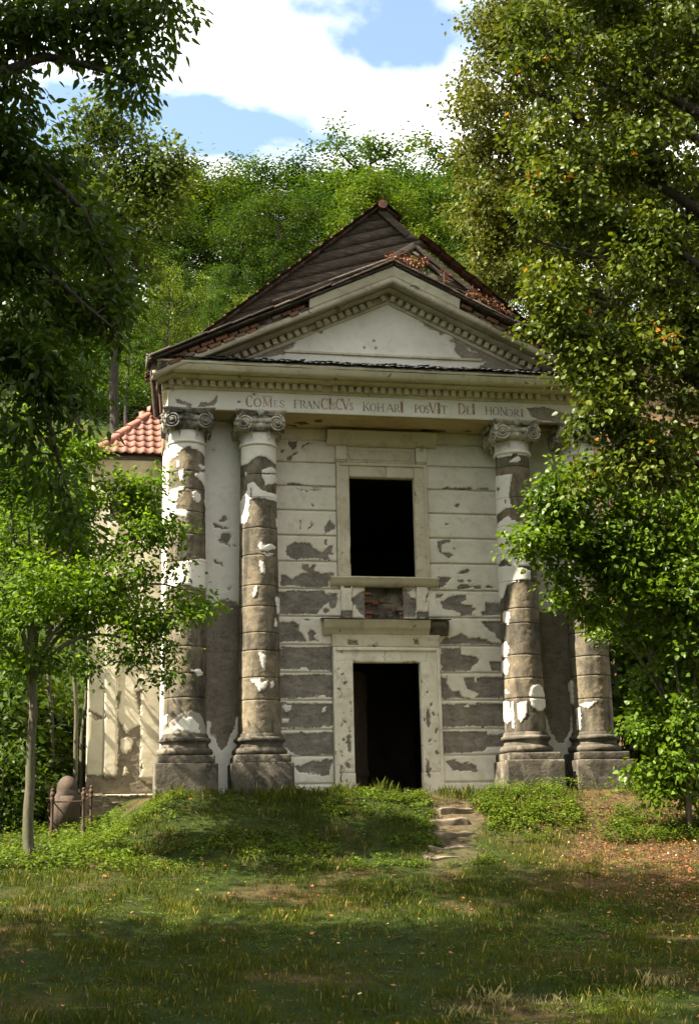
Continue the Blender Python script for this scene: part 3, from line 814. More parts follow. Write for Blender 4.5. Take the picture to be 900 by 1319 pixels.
panel('pier', chapel, 2.25, 3.96, -0.1, 6.675, -0.28, pierR, MAT['pier'], back=0.27, seed=52, step=0.022)

# ------------------------------------------------------------------ columns
CY0 = -0.60
def shaft_r(z):
    t = np.clip((z-0.98)/(6.05-0.98), 0, 1)
    return 0.382-0.060*t**1.5
def cyl_uv(px, py, cx):
    """where the sight line through a survey pixel meets the shaft: (angle from the front, height)"""
    d = ray(px, py)
    r = 0.36
    for _ in range(3):
        ox, oy = CAM[0]-cx, CAM[1]-CY0
        a = d[0]**2+d[1]**2; bq = 2*(ox*d[0]+oy*d[1]); c = ox*ox+oy*oy-r*r
        disc = max(bq*bq-4*a*c, 0.0)
        t = (-bq-math.sqrt(disc))/(2*a)
        p = CAM+d*t
        r = float(shaft_r(p[2]))
    return math.atan2(p[0]-cx, -(p[1]-CY0)), p[2]
def col_ops(cx, plan):
    out = []
    for val, pts in plan:
        out.append((val, [(u*0.36, v) for u, v in (cyl_uv(a, b_, cx) for a, b_ in pts)]))
    return out
P1 = lambda z, *ps: [(1, z(p)) for p in ps]
P0 = lambda z, *ps: [(0, z(p)) for p in ps]
plans = {
 'A': P1(z5, [(90,180),(370,180),(370,345),(290,310),(250,290),(215,265),(165,300),(130,340),(90,370)], [(365,400),(335,440),(300,440),(250,460),(300,490),(325,560),(320,640),(340,690),(370,690)],
        [(285,395),(320,400),(335,430),(300,425)], [(240,575),(265,560),(295,585),(295,625),(265,635),(245,610)], [(80,800),(90,560),(115,550),(190,530),(185,550),(150,565),(130,680),(210,685),(205,735),(150,715),(115,720),(90,800)],
        [(150,430),(185,420),(180,490),(165,490),(150,460)], [(140,370),(160,370),(155,410),(138,405)], [(325,730),(345,740),(360,890),(335,820)], [(80,1090),(150,1030),(300,1000),(370,1010),(370,1180),(300,1200),(200,1160),(80,1200)])
      + [(0.3, z6([(80,815),(130,720),(200,665),(260,655),(310,680),(340,740),(355,815)])), (1, z6([(150,760),(200,700),(260,690),(300,740),(310,790),(230,770)]))] + P1(z6, [(95,690),(112,680),(108,730),(95,740)], [(255,420),(300,410),(330,440),(300,455)]),
 'B': P1(z5, [(550,180),(820,180),(820,400),(760,375),(720,345),(680,330),(620,360),(600,380),(550,405)], [(690,430),(745,405),(785,440),(795,460),(780,510),(710,520),(690,470)],
        [(545,775),(545,640),(590,560),(595,515),(640,510),(670,545),(720,570),(770,580),(815,590),(815,635),(740,620),(690,605),(640,605),(605,620),(600,700),(605,720),(580,770)],
        [(665,910),(685,885),(700,915),(750,905),(780,930),(720,945),(700,950),(680,950)], [(690,960),(740,960),(770,975),(720,980)], [(670,1010),(700,1020),(710,1080),(690,1110),(680,1080)], [(780,740),(815,750),(815,800),(785,790)],
        [(578,440),(590,445),(580,465)], [(630,1190),(660,1170),(650,1240),(625,1245)])
      + P0(z5, [(690,448),(795,448),(795,460),(690,458)], [(612,540),(622,540),(622,610),(612,610)])
      + P1(z6, [(735,165),(745,120),(755,170)], [(745,0),(775,0),(775,90),(755,95)], [(640,310),(665,320),(690,340),(680,420),(665,400),(655,340)], [(600,470),(650,465),(660,490),(700,480),(690,520),(650,540),(625,500)], [(715,490),(735,480),(740,510),(720,520)]),
 'C': P1(z7, [(60,200),(320,200),(320,345),(240,335),(215,320),(180,345),(60,360)], [(180,375),(240,340),(260,370),(190,385)], [(60,485),(150,465),(200,460),(185,520),(175,600),(195,680),(150,690),(60,745)],
        [(60,810),(170,740),(230,770),(320,830),(320,960),(200,960),(60,960)], [(60,960),(170,965),(200,1000),(320,1000),(320,1060),(200,1060),(150,1010),(60,1060)], [(60,1075),(200,1060),(320,1090),(320,1150),(210,1160),(170,1180),(140,1260),(60,1320)])
      + P0(z7, [(98,545),(118,545),(108,575),(98,570)], [(145,625),(160,625),(158,655),(147,655)])
      + P1(z8, [(95,90),(110,75),(135,90),(128,155),(100,140)], [(80,290),(115,255),(130,290),(120,340),(80,345)], [(85,380),(120,355),(135,390),(120,445),(85,430)], [(255,560),(270,510),(310,500),(335,530),(345,575),(255,577)], [(255,585),(345,585),(350,630),(320,655),(270,630)], [(110,530),(140,550),(112,555)],
        [(150,600),(160,600),(162,760),(150,740)], [(185,610),(240,600),(235,690),(205,720),(190,700)], [(100,600),(135,610),(150,700),(120,730),(100,700)]),
 'D': P1(z7, [(480,180),(760,180),(760,780),(640,800),(520,780),(480,760)], [(560,1010),(640,1020),(640,1230),(560,1200)]) + P0(z7, [(480,470),(620,460),(640,560),(590,600),(550,615),(490,600)], [(590,720),(640,700),(720,720),(650,745)], [(530,740),(560,720),(560,740)])
      + P1(z8, [(480,480),(500,480),(508,620),(485,610)], [(520,640),(545,640),(548,770),(525,770)], [(540,620),(640,600),(600,640)]),
}
joints = {
 'A': [606, 629, 658, 687, 722, 760, 795, 832, 867, 898], 'B': [610, 640, 679, 714, 753, 780, 814, 837, 872, 901],
 'C': [600, 640, 676, 712, 748, 783, 802, 843, 873, 899], 'D': [612, 645, 684, 720, 756, 790, 815, 845, 870, 900]}
def spiral_mesh(mat):
    """one volute: drum of the scroll with a raised spiral on its outer face (faces -Y, centre at the origin)"""
    mb = MB()
    th = np.linspace(0, 2*math.pi*2.6, 64)
    r = 0.128*(1-th/th[-1])**0.9+0.016
    rt = 0.020*(r/0.14)**0.6
    mb.tube(np.stack([r*np.cos(th+1.9), -0.012+0*th-0.02*(1-r/0.144), r*np.sin(th+1.9)], -1), rt, 6)
    ring = lambda rr, y, n=20: np.stack([rr*np.cos(np.linspace(0, 2*math.pi, n, endpoint=False)), np.full(n, y), rr*np.sin(np.linspace(0, 2*math.pi, n, endpoint=False))], -1)
    pr = [(0.02, -0.05), (0.028, -0.045), (0.034, -0.02), (0.132, 0.0), (0.135, 0.03), (0.115, 0.09), (0.10, 0.16), (0.0, 0.17)]
    P = np.vstack([ring(a, c) for a, c in pr]); n = 20
    i = np.arange(len(pr)*n).reshape(len(pr), n); j = np.roll(i, -1, axis=1)
    mb.add(P, np.stack([i[:-1], i[1:], j[1:], j[:-1]], -1).reshape(-1, 4))
    mb.add(np.vstack([[(0, -0.055, 0)], ring(0.02, -0.05)]), t=[(0, 1+k, 1+(k+1) % n) for k in range(n)])
    return mb.mesh('volute', mat, True)
def bead_mesh(mat):
    mb = MB()
    for q in range(6):
        z = -q*0.034
        rr = 0.021-0.0012*q
        mb.lathe([(0.002, z+rr), (rr*.8, z+rr*.55), (rr, z), (rr*.8, z-rr*.55), (0.002, z-rr)], (0, 0), 8)
    return mb.mesh('bead_string', mat, True)
VOL = {k: spiral_mesh(MAT[k]) for k in ('capital', 'capital_dark')}
BEAD = {k: bead_mesh(MAT[k]) for k in ('capital', 'capital_dark')}
def abacus_mesh(mat):
    n = 14
    outer = []
    for s in range(4):
        a0 = math.pi/4+s*math.pi/2
        for q in range(n):
            t = q/n
            c0 = np.array([math.cos(a0), math.sin(a0)])*0.66; c1 = np.array([math.cos(a0+math.pi/2), math.sin(a0+math.pi/2)])*0.66
            e = 0.05
            tt = e+t*(1-2*e) if q else e*0.2
            p = c0+(c1-c0)*tt
            mid = math.sin(math.pi*tt)
            p = p*(1-0.16*mid)
            outer.append(p)
    outer = np.array(outer); k = len(outer)
    mb = MB()
    lv = [(0.86, -0.085), (0.93, -0.075), (0.93, -0.045), (1.0, -0.035), (1.0, 0.0)]
    P = np.vstack([np.column_stack([outer*s, np.full(k, z)]) for s, z in lv])
    i = np.arange(len(lv)*k).reshape(len(lv), k); j = np.roll(i, -1, axis=1)
    mb.add(P, np.stack([i[:-1], j[:-1], j[1:], i[1:]], -1).reshape(-1, 4))
    mb.add(np.vstack([[(0, 0, -0.085)], P[:k]]), t=[(0, 1+(q+1) % k, 1+q) for q in range(k)])
    return mb.mesh('abacus', mat)
ABA = {k: abacus_mesh(MAT[k]) for k in ('capital', 'capital_dark')}
def add_column(key, cx, lab, cm):
    col = empty('column', (0, 0, 0), chapel)
    col['label'] = lab
    c = (cx, CY0)
    # plinth block, stepped socle, attic base
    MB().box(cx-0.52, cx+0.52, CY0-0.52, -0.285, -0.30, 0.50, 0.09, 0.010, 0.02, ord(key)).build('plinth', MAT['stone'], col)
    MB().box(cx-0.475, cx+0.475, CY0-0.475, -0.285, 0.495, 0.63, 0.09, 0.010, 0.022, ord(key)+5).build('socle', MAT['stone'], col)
    tor = lambda r, z, h, n=7: [(r-h/2+h/2*math.cos(t)*1.0, z+h/2*math.sin(t)) for t in np.linspace(-math.pi/2, math.pi/2, n)]
    prof = [(0.40, 0.62)]+tor(0.475, 0.70, 0.13)+[(0.415, 0.775), (0.395, 0.80), (0.395, 0.83), (0.41, 0.85)]+tor(0.445, 0.895, 0.085)+[(0.402, 0.945), (0.395, 0.975), (0.384, 1.0)]
    MB().lathe(prof, c, 44, amp=0.006, seed=ord(key)).build('base_moulding', MAT['stone'], col, True)
    # shaft: one drum per course of stone
    ops = col_ops(cx, plans[key])
    mk = Mask(0, ops, amp=0.020, seed=ord(key))
    zs = [6.07]+[cyl_uv(cx*0+{'A': 245, 'B': 338, 'C': 667, 'D': 750}[key], y, cx)[1] for y in joints[key]]+[0.985]
    for q in range(len(zs)-1):
        z1, z0 = zs[q]-0.002, zs[q+1]+0.002
        nz = max(4, int((z1-z0)/0.020)); nt_ = 112
        Z, T = np.meshgrid(np.linspace(z0, z1, nz+1), np.linspace(-math.pi, math.pi, nt_, endpoint=False), indexing='ij')
        m = mk(T*0.36, Z)
        P0_ = np.stack([np.sin(T), -np.cos(T), Z*3], -1)
        rg = fbm(P0_*5, 4, q+ord(key))
        ed = np.minimum(Z-z0, z1-Z)
        R = shaft_r(Z)-0.016+0.016*m+0.006*(1-m)*rg+0.002*rg-0.005*(1-m)*np.clip(1-ed/0.014, 0, 1)**2
        V = np.stack([cx+R*np.sin(T), CY0-R*np.cos(T), Z], -1)
        i = np.arange(Z.size).reshape(Z.shape); j = np.roll(i, -1, axis=1)
        Q = np.stack([i[:-1], j[:-1], j[1:], i[1:]], -1).reshape(-1, 4)
        n = nt_
        cap = [V[0].reshape(-1, 3), V[-1].reshape(-1, 3)]
        VV = np.vstack([V.reshape(-1, 3), [[cx, CY0, z0]], [[cx, CY0, z1]]])
        b0 = V.reshape(-1, 3).shape[0]
        t0 = [(b0, (k+1) % n, k) for k in range(n)]; t1 = [(b0+1, i[-1, k], i[-1, (k+1) % n]) for k in range(n)]
        link('drum', mesh_from('drum', VV, [Q, np.array(t0+t1)], MAT['column'], False, {'pl': np.concatenate([m.ravel(), [0, 0]])}), col)
    # necking and Ionic capital with corner scrolls
    MB().lathe([(0.30, 6.06), (0.335, 6.065), (0.352, 6.085), (0.352, 6.105), (0.335, 6.125), (0.318, 6.135), (0.316, 6.33), (0.30, 6.34)], c, 40, amp=0.005, seed=3).build('necking', MAT['column'], col, True, attr='pl')
    MB().lathe([(0.30, 6.30), (0.36, 6.32), (0.40, 6.38), (0.41, 6.43), (0.38, 6.49), (0.36, 6.52), (0.36, 6.61)], c, 40, amp=0.005, seed=4).build('echinus', MAT[cm], col, True)
    for q in range(16):
        a = 2*math.pi*q/16
        o = link('egg', EGG[cm], col, (cx+0.395*math.cos(a), CY0+0.395*math.sin(a), 6.40))
    link('abacus', ABA[cm], col, (cx, CY0, 6.678))
    for f in range(4):
        R4 = Matrix.Rotation(f*math.pi/2, 4, 'Z')
        for s in (-1, 1):
            v = link('volute', VOL[cm], col)
            v.matrix_local = Matrix.Translation((cx, CY0, 6.445)) @ R4 @ Matrix.Translation((s*0.285, -0.405, 0)) @ Matrix.Rotation(s*math.radians(9), 4, 'Z') @ Matrix.Scale(-1 if s > 0 else 1, 4, (1, 0, 0)) @ Matrix.Scale(1.06, 4)
            bd = link('bead_string', BEAD[cm], col)
            bd.matrix_local = Matrix.Translation((cx, CY0, 6.36)) @ R4 @ Matrix.Translation((s*0.155, -0.345, 0))
        mb = MB()
        for q in range(7):     # rolled cushion between the scrolls
            t = (q-3)/3
            mb.tube([(-0.17, -0.40, 6.475-q*0.0), (0.17, -0.40, 6.475)], 0.01) if q > 6 else None
        mb.tube(np.stack([np.linspace(-0.2, 0.2, 9), np.full(9, -0.385), 6.50-0.02*np.cos(np.linspace(-1.5, 1.5, 9))], -1), [0.05+0.012*math.cos(3*x) for x in np.linspace(-3, 3, 9)], 8)
        o = mb.build('cushion', MAT[cm], col, True)
        o.matrix_local = Matrix.Translation((cx, CY0, 0)) @ R4
        mb = MB()
        for q in range(6):
            a = q*math.pi/3
            mb.lathe([(0.002, 0.03), (0.026, 0.018), (0.032, 0.0), (0.022, -0.02), (0.002, -0.03)], (0.038*math.cos(a), 0), 8)
            mb.V[-1][:, 2] += 0.038*math.sin(a)
        mb.lathe([(0.002, 0.035), (0.03, 0.015), (0.03, -0.015), (0.002, -0.035)], (0, -0.02), 8)
        o = mb.build('fleuron', MAT[cm], col, True)
        o.matrix_local = Matrix.Translation((cx, CY0, 6.63)) @ R4 @ Matrix.Translation((0, -0.43, 0))
    return col
def egg_mesh(mat):
    mb = MB()
    mb.lathe([(0.002, 0.06), (0.03, 0.045), (0.042, 0.01), (0.036, -0.03), (0.015, -0.055), (0.002, -0.06)], (0, 0), 8)
    return mb.mesh('egg', mat, True)
EGG = {k: egg_mesh(MAT[k]) for k in ('capital', 'capital_dark')}
add_column('A', -3.64, 'outer column beside the tiled wing, bare drums and a pale plaster hump at its foot', 'capital_dark')
add_column('B', -2.37, 'inner column with an arched plaster edge under its capital and a brown sunlit foot', 'capital')
add_column('C', 2.37, 'inner column with large white plaster fields behind the leafy sapling branch', 'capital')
add_column('D', 3.64, 'outer column half hidden by leaves, dark streaked drums at its foot', 'capital')

# ------------------------------------------------------------------ entablature
ent = empty('entablature', parent=chapel)
fm = Mask(1, [(0, plane_poly(zf(p), -0.92)) for p in ([(180,365),(200,372),(240,382),(285,402),(278,418),(230,408),(190,395)], [(325,418),(345,388),(400,392),(432,368),(443,343),(456,347),(449,388),(424,410),(360,422)], [(578,378),(598,378),(598,393),(580,393)], [(665,335),(690,330),(700,345),(685,350)])]
          + [(0, plane_poly(zf2(p), -0.92)) for p in ([(556,128),(620,122),(700,148),(760,158),(760,190),(600,172),(570,158)], [(640,150),(760,150),(760,200),(680,180)])], seed=61, amp=0.012)
frz = panel('frieze', ent, -4.0, 4.0, 6.682, 7.04, -0.912, fm, MAT['tymp'], back=0.05, thick=0.008, seed=61, step=0.016)
b = MB(); b.box(-3.99, 3.99, -0.86, -0.02, 6.684, 7.28, 0.5, 0.0, 0.004)
b.build('architrave_beam', MAT['pier'], ent, attr='pl')
sm = [(0, [tuple(p) for p in pts]) for pts in ([(-1.70,-.35),(-1.5,-.45),(-1.35,-.3),(-1.5,-.2)], [(-1.9,-.25),(-1.6,-.2),(-1.55,-.05),(-1.7,-.1)], [(-1.35,-.55),(-1.2,-.6),(-1.15,-.45),(-1.3,-.42)], [(.75,-.2),(1.2,-.25),(1.3,-.1),(1.0,-.05),(.8,-.08)], [(1.5,-.25),(1.75,-.25),(1.7,-.12)], [(1.9,-.5),(2.2,-.6),(2.2,-.05),(1.95,-.05)], [(2.6,-.8),(3.3,-.8),(3.3,-.5),(2.8,-.6)])]
X, Yg = np.meshgrid(np.linspace(-3.99, 3.99, 320), np.linspace(-0.908, -0.001, 40), indexing='ij')
mm = Mask(1, sm, seed=66, amp=0.04)(X, Yg)
Zs = 6.678-0.008*mm
i = np.arange(X.size).reshape(X.shape)
link('soffit', mesh_from('soffit', np.stack([X, Yg, Zs], -1).reshape(-1, 3), np.stack([i[:-1, :-1], i[:-1, 1:], i[1:, 1:], i[1:, :-1]], -1).reshape(-1, 4), MAT['soffit'], False, {'pl': mm.ravel()}), ent)

# horizontal cornice with a mitred return on both flanks
def run(prof, amp=0.0, seed=0, Yb=0.3, mat=None, name='cornice', parent=None, nx=90, w=4.0, Yf=-0.92):
    def path(p):
        d, z = p
        dy = d
        d = d*0.42 if d > 0 else d          # the flanks project less than the front
        a = np.column_stack([np.full(14, -w-d), np.linspace(Yb, Yf-dy, 14), np.full(14, z)])
        m_ = np.column_stack([np.linspace(-w-d, w+d, nx), np.full(nx, Yf-dy), np.full(nx, z)])
        c = np.column_stack([np.full(14, w+d), np.linspace(Yf-dy, Yb, 14), np.full(14, z)])
        return np.vstack([a[:-1], m_, c[1:]])
    mb = MB().sweep(prof[::-1], path, amp, seed)
    return mb.build(name, mat, parent, attr='pl')
cor = empty('cornice', parent=ent)
run([(-0.3, 7.04), (0.012, 7.04), (0.03, 7.062), (0.03, 7.075), (-0.3, 7.075)], 0.002, 1, mat=MAT['trim'], name='bed_moulding', parent=cor)
run([(-0.3, 7.077), (0.045, 7.077), (0.045, 7.195), (-0.3, 7.195)], 0.0, 2, mat=MAT['trim'], name='dentil_band', parent=cor)
run([(-0.3, 7.197), (0.12, 7.197), (0.15, 7.215), (0.20, 7.235), (0.22, 7.262), (-0.3, 7.262)], 0.003, 3, mat=MAT['trim'], name='ovolo', parent=cor)
run([(-0.3, 7.264), (0.40, 7.264), (0.42, 7.235), (0.53, 7.235), (0.53, 7.345), (0.56, 7.36), (0.57, 7.395), (-0.3, 7.43)], 0.006, 4, Yb=-0.95, mat=MAT['frame'], name='corona', parent=cor)
dmesh = MB().box(-0.046, 0.046, -0.062, 0.05, -0.054, 0.054, 0.06, 0.003, 0.012).mesh('dentil', MAT['trim'], False, 'pl')
k = 0
for x in np.arange(-3.96, 3.97, 0.1467):
    if random.random() < 0.02: continue
    o = link('dentil', dmesh, cor, (x, -0.965-0.02, 7.136))
    o.rotation_euler = (random.uniform(-.03, .03), random.uniform(-.03, .03), random.uniform(-.03, .03))
for y in np.arange(-0.85, 0.25, 0.1467):
    o = link('dentil', dmesh, cor, (-4.0-0.03, y, 7.136)); o.rotation_euler = (0, 0, -math.pi/2)

for s in (-1, 1):
    MB().box(min(s*4.0, s*4.16), max(s*4.0, s*4.16), -0.945, 0.3, 7.27, 7.40, 0.2, 0.012, 0.02, 7+s).build('return_block', MAT['board'], ent)
# black shingles on the ledge
mb = MB()
for r in range(5):
    for q in range(int(8.9/0.105)):
        x = -4.4+q*0.105+(r % 2)*0.05+random.uniform(-.012, .012)
        t0 = r/5; y0, z0 = -1.53+t0*0.56, 7.402+t0*0.22
        w = 0.10; lft = random.uniform(0.0, 0.035)*(1 if random.random() < .5 else .3)
        P = [(x, y0-.02, z0+0.02+lft), (x+w, y0-.02, z0+0.02+lft*random.uniform(.3, 1.4)), (x+w, y0+.15, z0+0.075), (x, y0+.15, z0+0.075)]
        P = np.array(P)
        P2 = P+[0, 0, -0.012]
        mb.add(np.vstack([P, P2]), q=[(0, 1, 2, 3), (7, 6, 5, 4), (0, 4, 5, 1), (1, 5, 6, 2), (2, 6, 7, 3), (3, 7, 4, 0)])
tag(mb.build('ledge_shingles', MAT['shingle'], ent), kind='stuff')
strip(ent, 'ledge_bed', [(-1.50, 7.40), (-0.94, 7.62), (-0.94, 7.36), (-1.45, 7.34)], -4.4, 4.4, MAT['stone'], 0.2, 0.0)

# letters: faded black and red paint
def glyph(ch):
    L = []   # strokes: list of (points, width)
    T, t = 0.16, 0.06
    s = lambda a, b_, w: L.append(([a, b_], w))
    def serif(x, y, w=0.26): L.append(([(x-w/2, y), (x+w/2, y)], 0.045))
    def arc(cx, cy, rx, ry, a0, a1, w0, w1, n=14):
        th = np.radians(np.linspace(a0, a1, n))
        L.append(([(cx+rx*math.cos(a), cy+ry*math.sin(a)) for a in th], [w0+(w1-w0)*abs(math.cos(a)) for a in th]))
    if ch == 'I': s((.5, .02), (.5, .98), T*1.5); serif(.5, .02, .7); serif(.5, .98, .7)
    if ch == 'C': arc(.55, .5, .42, .47, 45, 315, t, T); s((.86, .72), (.86, .95), t)
    if ch == 'O': arc(.5, .5, .42, .47, 0, 360, t, T, 22)
    if ch == 'D': s((.18, .02), (.18, .98), T); arc(.3, .5, .58, .46, -90, 90, t, T); s((.05, .03), (.35, .03), t); s((.05, .97), (.35, .97), t)
    if ch == 'E': s((.22, .02), (.22, .98), T); s((.05, .03), (.85, .03), t); s((.05, .97), (.82, .97), t); s((.22, .52), (.65, .52), t); s((.84, .03), (.88, .25), t); s((.81, .97), (.82, .78), t)
    if ch == 'F': s((.25, .02), (.25, .98), T); s((.05, .97), (.88, .97), t); s((.25, .52), (.7, .52), t); serif(.25, .02, .42); s((.87, .97), (.88, .74), t)
    if ch == 'H': s((.2, .02), (.2, .98), T*.85); s((.8, .02), (.8, .98), T*.85); s((.2, .5), (.8, .5), t); [serif(x, y, .34) for x in (.2, .8) for y in (.02, .98)]
    if ch == 'K': s((.2, .02), (.2, .98), T); s((.25, .45), (.85, .97), t); s((.42, .58), (.9, .03), T*.9); serif(.2, .02, .36); serif(.2, .98, .36); serif(.85, .98, .3); serif(.88, .02, .3)
    if ch == 'M': s((.14, .02), (.16, .98), t*1.2); s((.16, .98), (.5, .1), T); s((.5, .1), (.84, .98), t*1.2); s((.85, .02), (.85, .98), T); serif(.14, .02, .26); serif(.85, .02, .3); serif(.12, .98, .2); serif(.88, .98, .2); s((0, 1.12), (1, 1.12), t)
    if ch == 'N': s((.16, .02), (.16, .98), t*1.2); s((.14, .98), (.85, .03), T); s((.85, .02), (.85, .98), t*1.2); serif(.16, .02, .28); serif(.85, .98, .28); serif(.1, .98, .2)
    if ch == 'A': s((.1, .02), (.5, .98), t*1.2); s((.5, .98), (.9, .02), T); s((.25, .36), (.75, .36), t); serif(.1, .02, .28); serif(.9, .02, .3)
    if ch == 'V': s((.1, .98), (.5, .02), T); s((.5, .02), (.9, .98), t*1.2); serif(.1, .98, .32); serif(.9, .98, .28)
    if ch == 'R': s((.2, .02), (.2, .98), T); arc(.4, .73, .38, .24, -90, 90, t, T); s((.2, .97), (.42, .97), t); s((.2, .49), (.42, .49), t); s((.45, .49), (.92, .03), T*.9); serif(.2, .02, .36)
    if ch == 'P': s((.25, .02), (.25, .98), T); arc(.42, .72, .40, .25, -90, 90, t, T); s((.1, .97), (.44, .97), t); s((.25, .47), (.44, .47), t); serif(.25, .02, .42)
    if ch == 'S': arc(.5, .74, .32, .22, 30, 250, t, T*.8, 10); arc(.48, .26, .34, .23, -150, 75, t, T*.8, 10); s((.38, .56), (.62, .44), T*.9); s((.80, .70), (.80, .92), t); s((.16, .10), (.16, .30), t)
    if ch == 'T': s((.5, .02), (.5, .98), T); s((.05, .97), (.95, .97), t); serif(.5, .02, .4); s((.06, .97), (.04, .76), t); s((.94, .97), (.96, .76), t)
    return L
zi1, zi2 = zone(300, 480, 5.0), zone(460, 490, 4.5)
INS = [  # glyph, painted red, survey box (x0, x1, top, bottom)
 ('C', 1, zi1([(82, 145), (130, 222)])), ('O', 0, zi1([(134, 165), (183, 221)])), ('M', 1, zi1([(190, 160), (255, 222)])), ('E', 0, zi1([(262, 178), (292, 222)])), ('S', 0, zi1([(298, 178), (335, 224)])),
 ('F', 0, zi1([(388, 175), (430, 228)])), ('R', 0, zi1([(430, 178), (470, 230)])), ('A', 0, zi1([(470, 182), (512, 231)])), ('N', 0, zi1([(512, 182), (562, 234)])), ('C', 1, zi1([(565, 163), (614, 238)])), ('I', 1, zi1([(614, 165), (638, 238)])), ('S', 0, zi1([(638, 192), (660, 238)])), ('C', 1, zi1([(660, 167), (706, 240)])), ('V', 1, zi1([(700, 168), (754, 240)])), ('S', 0, zi1([(750, 194), (776, 239)])),
 ('K', 0, zi2([(30, 128), (72, 178)])), ('O', 0, zi2([(73, 133), (110, 180)])), ('H', 0, zi2([(112, 134), (158, 182)])), ('A', 0, zi2([(166, 135), (212, 183)])), ('R', 0, zi2([(212, 138), (246, 184)])), ('I', 1, zi2([(246, 121), (270, 186)])),
 ('P', 0, zi2([(330, 140), (360, 188)])), ('O', 0, zi2([(361, 142), (393, 190)])), ('S', 0, zi2([(394, 143), (418, 191)])), ('V', 1, zi2([(415, 129), (460, 192)])), ('I', 1, zi2([(461, 129), (484, 193)])), ('T', 0, zi2([(484, 146), (522, 194)])),
 ('D', 1, zi2([(582, 132), (628, 197)])), ('E', 0, zi2([(631, 150), (661, 198)])), ('I', 1, zi2([(661, 134), (684, 199)])),
 ('H', 0, zi2([(738, 152), (782, 200)])), ('O', 0, zi2([(783, 154), (822, 202)])), ('N', 0, zi2([(825, 156), (868, 205)])), ('O', 0, z7([(160, 36), (205, 82)])), ('R', 0, z7([(208, 38), (246, 85)])), ('I', 1, z7([(250, 34), (276, 86)]))]
for ch, red, ((a0, b0), (a1, b1)) in INS:
    tl, br = at(a0, b0, -0.925), at(a1, b1, -0.925)
    tr_, bl = at(a1, b0, -0.925), at(a0, b1, -0.925)
    x0, x1 = (tl[0]+bl[0])/2, (tr_[0]+br[0])/2
    zb, zt_ = (bl[2]+br[2])/2, (tl[2]+tr_[2])/2
    W_, H_ = x1-x0, zt_-zb
    mb = MB(); lay = 0
    for pts, w in glyph(ch):
        pts = np.array([(x0+p[0]*W_, zb+p[1]*H_) for p in pts])
        w = np.broadcast_to(np.asarray(w, float), (len(pts),))*H_*0.92
        tan = np.gradient(pts, axis=0); tan /= np.maximum(np.linalg.norm(tan, axis=1, keepdims=True), 1e-9)
        nr = np.stack([-tan[:, 1], tan[:, 0]], -1)
        A_ = pts+nr*w[:, None]/2; B_ = pts-nr*w[:, None]/2
        n = len(pts); yy = -0.9235-0.0007*lay; lay += 1
        V = [(p[0], yy, p[1]) for p in A_]+[(p[0], yy, p[1]) for p in B_]
        mb.add(V, q=[(n+j, n+j+1, j+1, j) for j in range(n-1)])
    mb.build('letter', MAT['red' if red else 'ink'], frz)

# ------------------------------------------------------------------ pediment
ped = empty('pediment', parent=chapel)
SL = 0.4656
tm_ops = [(0, plane_poly(zt([(130,290),(200,308),(260,338),(330,378),(400,408),(640,505),(400,505),(440,470),(330,460),(290,420),(300,390),(250,350),(180,320)]), -.95)), (1, plane_poly(zt([(245,345),(285,350),(290,368),(255,365)]), -.95)), (1, plane_poly(zt([(345,405),(400,430),(360,420)]), -.95)), (1, plane_poly(zt([(330,475),(410,468),(400,490),(340,490)]), -.95)),
          (0, plane_poly(zt2([(370,380),(480,345),(520,325),(560,322),(540,345),(500,368),(430,380)]), -.95)), (0, plane_poly(zt2([(575,300),(600,292),(595,305)]), -.95)), (0, plane_poly(zt2([(630,285),(655,278),(650,290)]), -.95))]
for cx_, cy_ in ((813, 341), (847, 318), (852, 341)):
    tm_ops.append((0, plane_poly(zt2([(cx_+7*math.cos(t), cy_+6*math.sin(t)) for t in np.linspace(0, 6.28, 8)[:-1]]), -.95)))
tmk = Mask(1, tm_ops, seed=71)
xs = np.linspace(-3.0, 3.0, 300)
us = np.linspace(0, 1, 84)
X, Uu = np.meshgrid(xs, us, indexing='ij')
Z = 7.55+Uu*np.maximum(9.0-SL*np.abs(X)-7.55, 0.02)
m = tmk(X, Z)
rg = fbm(np.stack([X*8, X*0, Z*8], -1), 3, 5)
Yt = -0.94-0.012*m+0.01*(1-m)*rg+0.0025*rg
i = np.arange(X.size).reshape(X.shape)
link('tympanum', mesh_from('tympanum', np.stack([X, Yt, Z], -1).reshape(-1, 3), np.stack([i[:-1, :-1], i[1:, :-1], i[1:, 1:], i[:-1, 1:]], -1).reshape(-1, 4), MAT['tymp'], False, {'pl': m.ravel()}), ped)
tl, trr = at(367, 452, -.95), at(620, 463, -.95)
MB().box(-1.93, 1.76, -0.985, -0.93, 7.80, 7.845, 0.12, 0.003, 0.006).build('tympanum_ledge', MAT['trim'], ped, attr='pl')
for s in (-1, 1):
    P = [(s*3.95, 7.43), (0, 9.27), (0, 7.43)]
    mbx = MB(); mbx.poly([(p[0], -0.90, p[1]) for p in P], (0, 0.25, 0)); mbx.build('gable_core', MAT['pier'], ped, attr='pl')
TOP = 9.48
def rake(s, name, prof, x0, x1, mat, parent, amp=0.004, seed=0, n=None, attr=True):
    """prof (y, drop below the roof line); from |x|=x0 (apex) to x1"""
    n = n or max(3, int((x1-x0)/0.07))
    t = np.linspace(x0, x1, n)
    mb = MB()
    pf = prof if s < 0 else prof[::-1]
    mb.sweep(pf, lambda p: np.stack([s*t, t*0+p[0], TOP-SL*t-p[1]], -1), amp, seed)
    k = len(prof)
    for te in (x0, x1):
        P = np.array([(s*te, p[0], TOP-SL*te-p[1]) for p in prof]); mb.add(np.vstack([P, P.mean(0)]), t=[(k, j, (j+1) % k) for j in range(k)])
    return mb.build(name, mat, parent, attr='pl' if attr else None)
